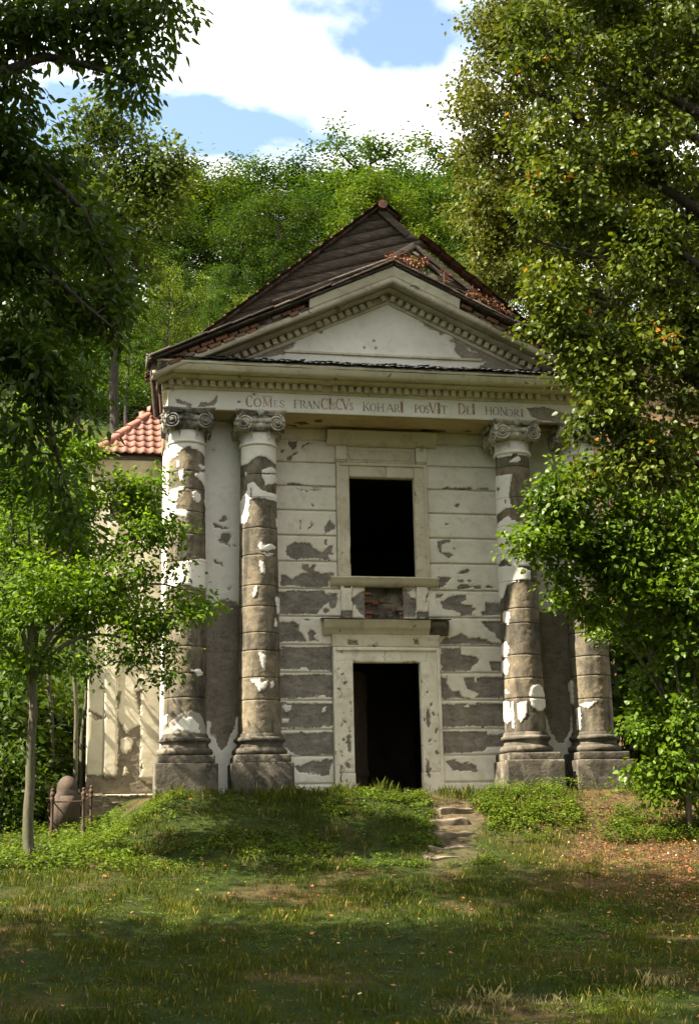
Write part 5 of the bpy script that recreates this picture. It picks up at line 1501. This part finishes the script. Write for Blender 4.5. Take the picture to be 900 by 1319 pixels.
# shrubs under the trees
def shrub_proto(seed, lm, n=46, npc=70, L=0.17):
    rng = np.random.default_rng(seed)
    C = ell_points((0, 0, 1.25), (1.5, 1.4, 1.2), n, rng, 0.35, 0.4, seed)
    C[:, 2] = np.maximum(C[:, 2], 0.15)
    sk = []
    for q in range(6):
        a = rng.uniform(0, 6.28); r = rng.uniform(.5, 1.1)
        sk.append(([(0, 0, -.2), (r*.4*math.cos(a), r*.4*math.sin(a), .8), (r*math.cos(a), r*math.sin(a), 1.7)], [0.05, 0.035, 0.012]))
    return wood_mesh('stem', sk, MAT['bark'], C, rng, 0.010, 30), crown_mesh('foliage', C, 0.30, npc, L, 0.6, lm, FAR, 0.3, rng)
SH = [shrub_proto(201, MAT['leaf_hill3']), shrub_proto(202, MAT['leaf_hill']), shrub_proto(203, MAT['leaf_dark'])]
SHL = ['light yellow-green shrub at the edge of the wood behind the chapel', 'mid green shrub at the edge of the wood behind the chapel', 'dark shrub growing in the shade beside the wing']
def shrub(px, py, Y, r, k, grp='shrubs at the edge of the wood'):
    if Y > 8:            # stands where the sight line meets the slope
        for Yq in np.arange(13.0, 60.0, 0.4):
            c = at(px, py, Yq)
            if c[2] < float(gh(c[0], Yq))+2.2: break
        Y = Yq
    c = at(px, py, Y)
    z = float(gh(c[0], Y))
    top = min(c[2], z+2.8*r)
    root = empty('shrub', (c[0], Y, z))
    tag(root, SHL[k], 'shrub', grp)
    root.scale = (r, r, max(min((top-z)/2.5, 1.7*r), 0.5*r))
    root.rotation_euler = (0, 0, random.uniform(0, 6.28))
    link('stem', SH[k][0], root); link('foliage', SH[k][1], root)
for r in ((205,405,15.5,1.5,0),(165,412,14.5,1.4,0),(240,420,17,1.5,0),(130,440,13.5,1.3,1),(272,425,19,1.4,1),(185,455,12,1.3,1),(150,480,10.5,1.2,1),(100,430,13,1.5,1),(60,440,12,1.5,1),(20,420,14,1.6,1),(225,440,14,1.3,1),(300,415,14,1.2,1),(345,385,14,1.2,0),(395,350,14,1.2,1),(250,395,14,1.3,1),(440,330,14,1.3,1),(550,320,14,1.4,1),(610,340,14,1.4,1),(180,385,14,1.3,1),(290,385,14,1.0,1),(330,360,14,1.0,1)):
    shrub(*r)
for q in range(8):
    shrub(rr.uniform(185, 470), rr.uniform(270, 400), 14, rr.uniform(1.0, 1.7), rr.choice((0, 1, 1)))
for r in ((95,800,5.0,0.9,2),(60,760,4.0,1.0,2),(20,780,3.0,1.2,2),(-30,760,4.0,1.3,2),(30,900,1.6,0.7,2),(85,880,3.2,0.55,2),(-20,880,1.0,0.9,2),(-80,820,2.0,1.2,2),(5,960,-0.2,0.55,2),(72,960,1.9,0.5,2)):
    shrub(*r, grp='dark shrubs crowding beside the wing')
# bare stems rising from the thicket by the grave
for k, (pa, pb) in enumerate((((95, 1040), (92, 800)), ((108, 1040), (112, 880)), ((66, 1030), (60, 840)), ((60, 1010), (35, 870)))):
    Y = 0.9+0.35*k
    a, b_ = at(*pa, Y), at(*pb, Y)
    a[2] = float(gh(a[0], Y))-0.1
    mid = (a+b_)/2+np.array([0.08*(-1)**k, 0, 0])
    C = b_+RNG.normal(0, .3, (8, 3))
    tree_obj('elder_stem', ('thin leaning stem in the thicket just left of the wing corner', 'thin upright stem touching the wing corner', 'slim stem rising behind the headstone', 'slim stem leaning away from the headstone')[k], 'sapling', a,
             [([a, mid, b_, b_+[0, .2, .8]], [0.05, 0.04, 0.03, 0.01])], C, 0.22, 26, 0.12, 0.55, MAT['leaf_dark'], MAT['bark_pale'], twig_n=6)

# ------------------------------------------------------------------ olive tree behind the wing
rng = np.random.default_rng(31)
tY = 11.0
tb = at(150, 560, tY); tb[2] = float(gh(tb[0], tY))-.2
blobs = [(150,170,42,tY),(125,150,22,tY),(190,185,30,tY),(205,215,20,tY),(165,225,55,tY),(115,230,50,tY),(190,260,38,tY),(140,290,50,tY),(100,300,50,tY),(190,305,30,tY),(170,345,35,tY+1),(110,370,45,tY+1),(60,250,60,tY+1),(20,300,70,tY+1),(50,360,60,tY)]
C = blob_points(blobs, 40, rng, 0.8, 6, 0.35)
sk = [([tb, at(148, 420, tY), at(152, 300, tY), at(150, 190, tY)], [0.13, 0.11, 0.08, 0.03])]
for e in ((200, 230), (110, 200), (185, 290), (95, 280), (60, 260), (60, 350), (175, 340)):
    s0 = at(150+random.uniform(-3, 3), e[1]+60, tY); sk.append(([s0, (s0+at(*e, tY))/2+[0, 0, .2], at(*e, tY)], [0.07, 0.05, 0.02]))
tree_obj('broadleaf_tree', 'tall dark dull green tree standing behind the wing roof', 'tree', tb, sk, C, 0.27, 46, 0.165, 0.58, MAT['leaf_broad'], MAT['bark_dark'], twig_n=60, rng=rng)

# ------------------------------------------------------------------ small tree in front of the wing
rng = np.random.default_rng(41)
sY = -4.0
sb = at(40, 1103, sY); sb[2] = float(gh(sb[0], sY))-.05
blobs = [(30,625,48,sY),(90,600,36,sY+.3),(60,690,55,sY),(128,650,42,sY),(165,685,38,sY-.3),(130,740,46,sY),(198,735,36,sY),(240,760,24,sY),(228,800,30,sY-.2),(180,800,36,sY),(198,848,22,sY-.2),(100,800,42,sY+.3),(50,780,46,sY),(20,850,36,sY),(150,838,26,sY-.2),(262,785,15,sY),(214,868,11,sY-.2),(10,720,42,sY+.3),(-40,700,60,sY),(-40,800,55,sY),(190,660,16,sY),(185,620,10,sY),(-30,620,50,sY+.2),(70,855,20,sY+.4),(60,640,50,sY+1.2),(110,700,50,sY+1.3),(60,760,50,sY+1.4),(140,770,40,sY+1.2),(20,690,50,sY+1.8),(100,650,36,sY+2.0),(90,740,40,sY+2.1),(40,760,50,sY-1.2),(110,740,40,sY-1.2),(160,760,30,sY+1.9),(112,585,28,sY+.2),(150,615,24,sY),(60,585,38,sY),(178,645,20,sY),(20,580,44,sY),(215,690,16,sY),(110,860,16,sY)]
C = blob_points(blobs, 165, rng, 0.9, 6, 0.12)
J = at(40, 880, sY)
sk = [([sb, at(37, 1010, sY), at(42, 930, sY), J], [0.082, 0.068, 0.062, 0.058])]
for pts, r0 in ((((42, 830), (20, 720), (10, 620)), .035), (((48, 800), (62, 690), (92, 600)), .035), (((55, 830), (110, 760), (170, 690)), .032), (((66, 838), (110, 812), (165, 818), (212, 850)), .030), (((58, 836), (120, 770), (200, 745), (250, 765)), .028),
                (((36, 820), (0, 760), (-40, 700)), .035), (((42, 800), (40, 720), (35, 650)), .03), (((30, 850), (5, 830), (-30, 800)), .025), (((70, 800), (90, 700), (130, 650)), .025)):
    P = [J]+[at(a, b_, sY+random.uniform(-.3, .3)) for a, b_ in pts]
    sk.append((P, np.linspace(r0*1.4, 0.010, len(P))))
tree_obj('young_tree', 'young tree with slim pale trunk and bright leaves in front of the wing', 'tree', sb, sk, C, 0.12, 28, 0.088, 0.52, MAT['leaf_small'], MAT['bark_pale'], NEAR, twig_n=200, twig_r=0.006, rng=rng, up=0.8)

GAPS = [(-1.6, -7.3, 0.75), (-0.5, -7.5, 0.7), (1.8, -8.7, 0.55), (3.6, -9.2, 0.8), (3.9, -7.9, 0.7), (2.6, -11.5, 0.6), (-4.4, -7.3, 0.5), (-0.4, -11.6, 0.75)]
def open_gaps(C):
    """holes in the crowns through which single shafts of sun reach the grass"""
    sd = np.array(to_sun)
    keep = np.ones(len(C), bool)
    for gx_, gy_, gr in GAPS:
        v = C-np.array([gx_, gy_, float(gh(gx_, gy_))])
        keep &= np.linalg.norm(v-np.outer(v@sd, sd), axis=1) > gr+0.45
    return C[keep]
# ------------------------------------------------------------------ big dark tree whose boughs hang in from the left
rng = np.random.default_rng(51)
dY = -12.0
blobs = [(25,25,55,dY),(95,15,55,dY),(165,10,45,dY),(222,8,26,dY),(150,62,36,dY),(185,95,26,dY-.2),(180,128,16,dY-.2),(215,50,16,dY),(20,100,26,dY),(8,150,26,dY),(55,150,16,dY),(10,210,50,dY),(65,225,42,dY+.3),(105,280,42,dY+.3),(130,325,34,dY+.3),(40,320,60,dY),(90,390,52,dY+.3),(140,410,34,dY+.4),(150,370,24,dY+.4),(25,430,55,dY),(60,495,42,dY),(95,505,30,dY),(25,555,36,dY),(58,610,26,dY),(80,645,18,dY),(100,680,12,dY),(110,545,12,dY),
         (-60,60,80,dY),(-70,180,80,dY),(-60,320,80,dY),(-60,450,70,dY),(-120,250,90,dY),(-120,100,90,dY)]
C1 = blob_points(blobs, 210, rng, 1.0)
db = np.array([-10.6, -13.2, float(gh(-10.6, -13.2))-.2])
C2 = ell_points((-11.2, -13.0, 12.5), (4.4, 4.6, 6.5), 560, rng, 0.35, 0.3, 8)
C2 = open_gaps(C2)
sk = [([db, db+[.2, 0, 5], db+[0, .3, 10], db+[-.4, .2, 18]], [0.42, 0.34, 0.25, 0.05])]
for pts in ([(-120, 140), (0, 95), (60, 72), (130, 92), (175, 110)], [(-120, 60), (20, 40), (120, 20), (220, 5)], [(-120, 200), (-20, 185), (50, 215), (110, 270), (140, 335)], [(-120, 300), (-20, 300), (50, 330), (100, 380), (145, 420)], [(-120, 420), (-30, 400), (20, 450), (60, 530), (98, 670)]):
    P = [db+[0.15, .1, 4.5+random.uniform(0, 3)]]+[at(a, b_, dY+random.uniform(-.15, .15)) for a, b_ in pts]
    sk.append((P, np.linspace(0.085, 0.010, len(P))))
for q in range(10):
    a = q*0.63; s0 = db+[0, 0, 6+q*1.0]
    e = np.array([-11.2+3.4*math.cos(a), -13+3.4*math.sin(a), 10+q*0.8]); sk.append(([s0, (s0+e)/2, e], [0.14, .09, .03]))
root = tree_obj('canopy_tree', 'big dark tree with boughs hanging over the clearing beside the small tree', 'tree', db, sk, C1, 0.13, 26, 0.115, 0.40, MAT['leaf_dark'], MAT['bark_dark'], NEAR, twig_n=260, twig_r=0.006, droop=0.75, rng=rng, up=0.6)
link('crown', crown_mesh('crown', C2-db, 0.5, 60, 0.20, 0.5, MAT['leaf_dark'], FAR, 0.4, rng), root)

# ------------------------------------------------------------------ neighbours of it that shade the clearing
def shade_tree(x, y, h, rx, rz, lab, seed, n=430):
    rng = np.random.default_rng(seed)
    z = float(gh(x, y)); base = np.array([x, y, z-.2])
    C = ell_points((x, y, z+h-rz), (rx, rx, rz), n, rng, 0.3, 0.35, seed)
    C = open_gaps(C)
    sk = [([base, base+[.1, .1, h*.5], base+[0, 0, h*.9]], [0.3, 0.22, 0.04])]
    for q in range(9):
        a = q*0.7; s0 = base+[0, 0, h*(.35+.05*q)]; e = s0+np.array([rx*.75*math.cos(a), rx*.75*math.sin(a), h*.1]); sk.append(([s0, (s0+e)/2, e], [0.1, .07, .02]))
    tree_obj('canopy_tree', lab, 'tree', base, sk, C, 0.5, 60, 0.20, 0.55, MAT['leaf_hill2'], MAT['bark_dark'], twig_n=60, rng=rng)
shade_tree(-12.2, -10.8, 19.0, 3.2, 5.5, 'broad tree on the shaded side of the clearing, across from the chapel mound', 61, 520)
shade_tree(-17.0, -15.5, 18.0, 4.5, 6.0, 'tall tree on the shaded side of the clearing, behind the big dark one', 62)
shade_tree(-11.5, -19.5, 16.0, 4.2, 5.5, 'leafy tree beside the path where the clearing opens', 63)

# more of the wood, unseen, added round the viewpoint to block sky light
for k, (x, y, h, w) in enumerate(((-19, -25, 17, 1.7), (-13, -32, 18, 1.8), (-5, -36, 19, 1.9), (3, -35, 18, 1.8), (10, -31, 17, 1.8), (14, -24, 18, 1.8), (15, -16, 17, 1.7), (15.5, -8.5, 16, 1.6), (-8, -29.5, 15, 1.5), (1, -29, 15, 1.5), (7.5, -25.5, 14, 1.4), (-23, -19, 18, 1.8), (-24, -14, 17, 1.6))):
    z = float(gh(x, y))
    root = empty('unseen_shade_tree', (x, y, z))
    tag(root, 'unseen leafy tree added to shade the clearing on the side away from the chapel', 'tree', 'unseen trees added to shade the clearing opposite the chapel')
    root.scale = (w, w, h/14.0); root.rotation_euler = (0, 0, k*1.1)
    q = (1, 0, 5)[k % 3]
    link('trunk', PROTO[q][0], root); link('crown', PROTO[q][1], root)

# ------------------------------------------------------------------ linden trees on the right
rng = np.random.default_rng(71)
fY = 4.0
blobs = [(668,20,60,fY),(648,90,50,fY),(628,150,40,fY),(668,180,60,fY),(628,220,30,fY),(638,290,45,fY),(618,330,30,fY),(678,290,60,fY),(668,370,50,fY),(708,420,60,fY),(728,100,80,fY+1),(728,220,80,fY+1),(748,330,80,fY+1),(728,0,80,fY+1),(708,-80,80,fY+1),(800,0,110,fY+1.5),(800,180,110,fY+1.5),(820,350,110,fY+1.5),(900,100,120,fY+1.5),(920,300,120,fY+1.5),(668,-60,50,fY),(613,180,18,fY),(608,125,14,fY),(638,55,25,fY)]
C = blob_points(blobs, 42, rng, 0.9, 11, 0.33)
c0 = at(800, 600, fY+1.5); fb = np.array([c0[0], fY+1.5, float(gh(c0[0], fY+1.5))-.2])
sk = [([fb, at(800, 600, fY+1.5), at(795, 350, fY+1.5), at(780, 50, fY+1.5)], [0.4, .32, .24, .1])]
for e in ((610, 80), (600, 160), (610, 290), (640, 370), (700, 60), (700, 420), (900, 150), (920, 320), (690, 220)):
    s0 = at(797, min(e[1]+110, 600), fY+1.5); sk.append(([s0, (s0+at(*e, fY))/2+[0, 0, .2], at(*e, fY)], [0.12, .07, .02]))
tree_obj('linden_tree', 'tall linden behind the chapel flank with small dull sunlit leaves', 'tree', fb, sk, C, 0.20, 60, 0.115, 0.72, MAT['leaf_olive'], MAT['bark_dark'], twig_n=80, rng=rng, droop=0.5)
rng = np.random.default_rng(72)
nY = -6.0
blobs = [(708,40,45,nY),(688,110,40,nY),(708,180,45,nY),(698,250,45,nY),(718,310,45,nY),(724,380,38,nY-.2),(706,425,18,nY-.3),(754,440,38,nY-.3),(779,490,34,nY-.3),(799,540,30,nY-.3),(824,580,26,nY-.3),(794,585,14,nY-.3),(778,60,70,nY),(778,170,70,nY),(778,280,70,nY),(804,380,65,nY),(810,460,60,nY),(830,530,50,nY-.2),(850,580,36,nY-.2),(840,60,80,nY),(840,180,80,nY),(850,300,80,nY),(860,400,70,nY),(890,480,60,nY),(890,560,45,nY),
         (920,100,90,nY+.5),(930,260,90,nY+.5),(940,420,90,nY+.5),(738,-50,80,nY),(820,-70,100,nY),(930,-60,100,nY),(1010,100,110,nY+.5),(1010,300,110,nY+.5),(1010,480,100,nY+.5),(1000,-80,120,nY)]
C = blob_points(blobs, 92, rng, 1.1, 13, 0.22)
c0 = at(990, 700, nY); nb = np.array([c0[0], nY, float(gh(c0[0], nY))-.2])
sk = [([nb, at(985, 700, nY), at(970, 400, nY), at(930, 100, nY), at(900, -80, nY)], [0.38, .34, .26, .16, .06])]
for e in ((700, 60), (690, 180), (690, 310), (700, 420), (770, 540), (850, 570), (760, 280), (860, 400), (840, 180), (760, 100), (1000, 200), (1010, 420)):
    s0 = at(960 if e[1] > 250 else 935, min(e[1]+110, 640), nY); sk.append(([s0, (s0+at(*e, nY))/2+[0, 0, .25], at(*e, nY)], [0.10, .055, .015]))
tree_obj('linden_tree', 'large dense linden with glossy leaves and a few orange ones, overhanging the portico', 'tree', nb, sk, C, 0.13, 40, 0.090, 0.80, MAT['leaf_linden'], MAT['bark_dark'], NEAR, twig_n=150, twig_r=0.007, rng=rng, droop=0.55, up=0.8)

# ------------------------------------------------------------------ hazel by the right-hand columns
rng = np.random.default_rng(81)
hY = -3.3
blobs = [(878,690,60,hY),(843,640,40,hY),(798,650,34,hY),(769,690,32,hY),(729,690,30,hY-.2),(692,702,18,hY-.3),(674,695,9,hY-.3),(709,655,16,hY-.3),(704,625,12,hY-.3),(724,645,14,hY-.3),(749,615,14,hY-.1),(759,640,20,hY-.1),(776,740,34,hY),(739,745,20,hY-.2),(719,765,12,hY-.2),(724,725,16,hY-.2),(780,790,24,hY),(764,790,12,hY),(823,740,50,hY),(888,780,50,hY),(838,830,34,hY+.2),(883,850,45,hY),(858,900,38,hY),(893,930,36,hY),(848,945,20,hY),(883,985,28,hY),(858,985,18,hY),(808,700,30,hY),(928,700,60,hY),(938,820,60,hY),(948,930,50,hY),(788,610,18,hY),(848,600,22,hY),(898,620,40,hY)]
blobs += [(850,940,42,hY),(815,985,18,hY),(892,1000,30,hY),(862,900,40,hY+.3),(832,885,30,hY+.3),(880,960,34,hY-.2),(800,800,30,hY+.3),(790,740,30,hY+.3),(900,760,50,hY-.2),(860,760,45,hY-.2),(705,665,24,hY-.2),(730,690,28,hY-.1),(765,660,32,hY),(745,722,28,hY-.1),(690,702,16,hY-.3),(778,722,36,hY),(712,628,11,hY-.3),(735,770,18,hY-.1),(800,640,30,hY),(880,1012,24,hY),(902,1028,18,hY),(858,1004,20,hY)]
C = blob_points(blobs, 170, rng, 0.9, 6, 0.12)
c0 = at(885, 1030, hY); hb = np.array([c0[0], hY, float(gh(c0[0], hY))-.05])
sk = []
for pts, r0 in ((((882, 980), (868, 850), (850, 720), (835, 630)), .04), (((880, 960), (850, 850), (790, 760), (720, 715), (655, 698)), .035), (((886, 960), (895, 850), (905, 700)), .04), (((878, 960), (840, 860), (780, 720), (740, 640)), .03), (((876, 940), (820, 840), (760, 790), (705, 760)), .025), (((888, 970), (930, 850), (940, 720)), .03), (((870, 930), (800, 760), (720, 680), (680, 628)), .024)):
    P = [hb]+[at(a, b_, hY+random.uniform(-.2, .2)) for a, b_ in pts]
    sk.append((P, np.linspace(r0, 0.008, len(P))))
tree_obj('hazel_bush', 'tall fresh green hazel bush reaching a branch across the portico columns', 'bush', hb, sk, C, 0.115, 22, 0.100, 0.74, MAT['leaf_hazel'], MAT['bark_pale'], NEAR, twig_n=180, twig_r=0.006, rng=rng, droop=0.4, up=0.85)
# dark undergrowth filling the shade beyond the columns
for k, (px, py, Y, r) in enumerate(((830, 860, 0.6, 0.8), (870, 820, 2.0, 1.1), (850, 700, 3.5, 1.3), (800, 640, 5.5, 1.4), (930, 780, 1.5, 1.2), (890, 650, 5.0, 1.4))):
    c = at(px, py, Y); z = float(gh(c[0], Y))
    root = empty('shrub', (c[0]+.4, Y, z))
    tag(root, 'dark shrub in the shade beyond the hazel and the outer column', 'shrub', 'dark shrubs beyond the hazel')
    root.scale = (r*.8, r*.8, max((c[2]-z)/2.5, .5)); root.rotation_euler = (0, 0, k*1.3)
    link('stem', SH[2][0], root); link('foliage', SH[2][1], root)

# ------------------------------------------------------------------ dry creeper in the broken roof
rng = np.random.default_rng(91)
blobs = [(508,332,7,-1.3),(520,335,8,-1.0),(530,338,9,-.9),(540,342,8,-.9),(545,332,5,-.9),(572,352,4,-1.2),(571,365,3,-1.25),(608,378,6,-.9),(620,385,7,-.9),(632,392,7,-.95),(645,398,6,-1.0)]
C = blob_points(blobs, 900, rng)
base = at(530, 352, -0.9)
tree_obj('dry_creeper', 'withered red-brown creeper in the broken gable above the pediment', 'creeper', base,
         [([base, at(520, 336, -.95), at(508, 331, -1.3)], .008), ([base, at(545, 335, -.9)], .008), ([at(571, 372, -1.2), at(572, 350, -1.2)], .012), ([base, at(590, 372, -.85), at(645, 398, -1.0)], .008)], C, 0.05, 7, 0.06, 0.6, MAT['ivy_dry'], MAT['rust'], twig_n=40, twig_r=0.004, rng=rng)

# ------------------------------------------------------------------ grass, weeds and fallen leaves on the mound and clearing
rng = np.random.default_rng(95)
def scatter(n, x0, x1, y0, y1, keep=None):
    x = rng.uniform(x0, x1, n); y = rng.uniform(y0, y1, n)
    ok = ~((np.abs(x) < 4.25) & (y > -1.15)) & ~((x > -5.3) & (y > 0.9))
    if keep is not None: ok &= rng.uniform(0, 1, n) < keep(x, y)
    x, y = x[ok], y[ok]
    return x, y, gh(x, y)
def gkeep(x, y):
    nz_ = fbm(np.stack([x*0.7, y*0.7, x*0], -1), 3, 21)
    k_ = np.clip(0.85+1.0*nz_, 0.2, 1)
    k_ = k_*(1-0.80*sstep(0.6, 4.0, x)*sstep(-3.2, -4.4, y))
    return k_*np.clip(path_far(x, y), 0, 1)
def blades(name, x, y, z, h, w, mat, lean=0.45, label=None):
    n = len(x)
    a = rng.uniform(0, 6.28, n)
    cl = fbm(np.stack([x*2.6, y*2.6, x*0], -1), 3, 71)            # clumps of longer and shorter growth
    hh = h*rng.uniform(0.45, 1.3, n)*np.clip(0.9+1.5*cl, 0.35, 2.2)
    d = np.stack([np.cos(a), np.sin(a)], -1)*(hh*lean*rng.uniform(.2, 1.3, n))[:, None]
    s = np.stack([-np.sin(a+.4), np.cos(a+.4)], -1)*(w*rng.uniform(.6, 1.3, n))[:, None]
    B0 = np.column_stack([x-s[:, 0], y-s[:, 1], z-.01]); B1 = np.column_stack([x+s[:, 0], y+s[:, 1], z-.01])
    M1 = np.column_stack([x+s[:, 0]*.5+d[:, 0]*.35, y+s[:, 1]*.5+d[:, 1]*.35, z+hh*.6])
    T_ = np.column_stack([x+d[:, 0], y+d[:, 1], z+hh])
    V = np.stack([B0, B1, M1, T_], 1).reshape(-1, 3)
    k = np.arange(n)*4
    q = np.stack([k, k+1, k+2, k+3], -1)
    rnd = np.clip(rng.uniform(0, 1, n)*0.6+0.35*(0.5+fbm(np.stack([x*.8, y*.8, x*0], -1), 2, 4)), 0, .95)
    rnd = np.where(rng.uniform(0, 1, n) < 0.05, 1.0, rnd)
    o = link(name, mesh_from(name, V, [q], mat, False, {'rnd': np.repeat(rnd, 4)}))
    tag(o, label, 'grass', kind='stuff')
    return o
x, y, z = scatter(330000, -11, 10, -14.5, -1.1, gkeep)
blades('grass', x, y, z, 0.062, 0.0036, MAT['grass'], label='short shaded grass covering the clearing and mound')
x, y, z = scatter(22000, -4.6, 5.0, -2.6, -1.1, lambda x, y: np.clip(1.6*fbm(np.stack([x*1.7, y*1.7, x*0], -1), 3, 8)+.12, 0, 1))
blades('tall_grass', x, y, z, 0.12, 0.004, MAT['grass'], label='taller grass fringe along the foot of the columns')
def weeds(name, n, x0, x1, y0, y1, hmax, L, keep, label, npl=26):
    x, y, z = scatter(n, x0, x1, y0, y1, keep)
    m_ = len(x)
    hh = hmax*rng.uniform(0.35, 1.0, m_)
    idx = np.repeat(np.arange(m_), npl)
    t = rng.uniform(0.1, 1, len(idx))
    r = 0.10*rng.uniform(0.2, 1.0, len(idx))*(1.2-t*.6); a = rng.uniform(0, 6.28, len(idx))
    P = np.column_stack([x[idx]+r*np.cos(a), y[idx]+r*np.sin(a), z[idx]+hh[idx]*t])
    A = unit(np.column_stack([np.cos(a), np.sin(a), rng.uniform(-.5, .4, len(idx))]))
    Nn = unit(np.column_stack([rng.normal(0, .4, len(idx)), rng.normal(0, .4, len(idx)), np.ones(len(idx))]))
    V, Q, k = leaf_arrays(P, A, Nn, L*rng.uniform(.5, 1.2, len(idx)), 0.62, FAR)
    rnd = np.clip(0.5*rng.uniform(0, 1, m_)[idx]+0.5*rng.uniform(0, 1, len(idx)), 0, .95)
    o = link(name, mesh_from(name, V, [Q], MAT['leaf_weed'], False, {'rnd': np.repeat(rnd, k)}))
    tag(o, label, 'weeds', kind='stuff')
wk = lambda f, s, t: (lambda x, y: np.clip((fbm(np.stack([x*f, y*f, x*0], -1), 3, s)+t)*2.2, 0.03, 1)*np.clip(path_far(x, y), 0, 1))
weeds('bank_weeds', 2600, 0.9, 10, -3.6, -1.2, 0.26, 0.055, wk(0.9, 31, 0.30), 'sunlit leafy weeds on the bank below the right-hand plinths')
weeds('mound_weeds', 1900, -5.6, 0.6, -4.6, -1.2, 0.13, 0.05, wk(0.9, 33, 0.12), 'low shaded weeds on the mound below the door')
weeds('grave_weeds', 1500, -10, -4.6, -4.8, 0.8, 0.24, 0.06, wk(0.9, 35, 0.28), 'leafy weeds around the young tree and the grave fence')
weeds('clearing_weeds', 9000, -11, 10, -14, -4.6, 0.055, 0.036, wk(0.7, 37, 0.08), 'scattered low weeds in the clearing', 12)
# fallen leaves
def litter(name, n, x0, x1, y0, y1, L, keep, label):
    x, y, z = scatter(n, x0, x1, y0, y1, keep)
    m_ = len(x); a = rng.uniform(0, 6.28, m_)
    A = unit(np.column_stack([np.cos(a), np.sin(a), rng.normal(0, .25, m_)])); Nn = unit(np.column_stack([rng.normal(0, .35, m_), rng.normal(0, .35, m_), np.ones(m_)]))
    V, Q, k = leaf_arrays(np.column_stack([x, y, z+rng.uniform(.012, .05, m_)]), A, Nn, L*rng.uniform(.5, 1.3, m_), 0.75, FAR, curl=-0.2)
    rnd = rng.uniform(0, .95, m_); rnd = np.where(rng.uniform(0, 1, m_) < .03, 1, rnd)
    o = link(name, mesh_from(name, V, [Q], MAT['litter'], False, {'rnd': np.repeat(rnd, k)}))
    tag(o, label, 'fallen leaves', kind='stuff')
litter('fallen_leaves', 60000, 0.0, 10, -14, -2.2, 0.042, lambda x, y: sstep(0.0, 4.5, x)*np.clip(0.75+fbm(np.stack([x*.8, y*.8, x*0], -1), 2, 51), .1, 1), 'brown fallen leaves thick under the linden')
litter('sparse_leaves', 1300, -10, 4, -14, -1.3, 0.055, None, 'single yellow and brown leaves strewn over the grass')
# twigs dropped from the trees
mb = MB()
x, y, z = scatter(420, -9, 10, -13.5, -2.0, None)
for q in range(len(x)):
    a = rng.uniform(0, 6.28); L = rng.uniform(.08, .4)
    d = np.array([math.cos(a), math.sin(a)])*L
    x2, y2 = x[q]+d[0], y[q]+d[1]
    mid = np.array([(x[q]+x2)/2+rng.normal(0, .03), (y[q]+y2)/2+rng.normal(0, .03), float(gh((x[q]+x2)/2, (y[q]+y2)/2))+rng.uniform(.01, .05)])
    mb.tube([(x[q], y[q], z[q]+.015), mid, (x2, y2, float(gh(x2, y2))+.015)], [0.006, .005, .002], 4)
tag(mb.build('twigs', MAT['bark']), 'thin dead twigs strewn over the grass', 'twigs', kind='stuff')
# pale dry grass
xs_, ys_ = [], []
for k, (px, py, Y, n, sg) in enumerate(((640, 1318, -11.5, 190, .16), (690, 1322, -11.6, 110, .14), (850, 1310, -11.2, 90, .14), (600, 1325, -11.9, 60, .12))):
    c = at(px, py, Y); xs_.append(c[0]+rng.normal(0, sg, n)); ys_.append(Y+rng.normal(0, sg*.8, n))
xs_, ys_ = np.concatenate(xs_), np.concatenate(ys_)
blades('dry_grass', xs_, ys_, gh(xs_, ys_), 0.07, 0.0035, MAT['straw'], 0.7, label='pale dry grass tufts at the open edge of the clearing')
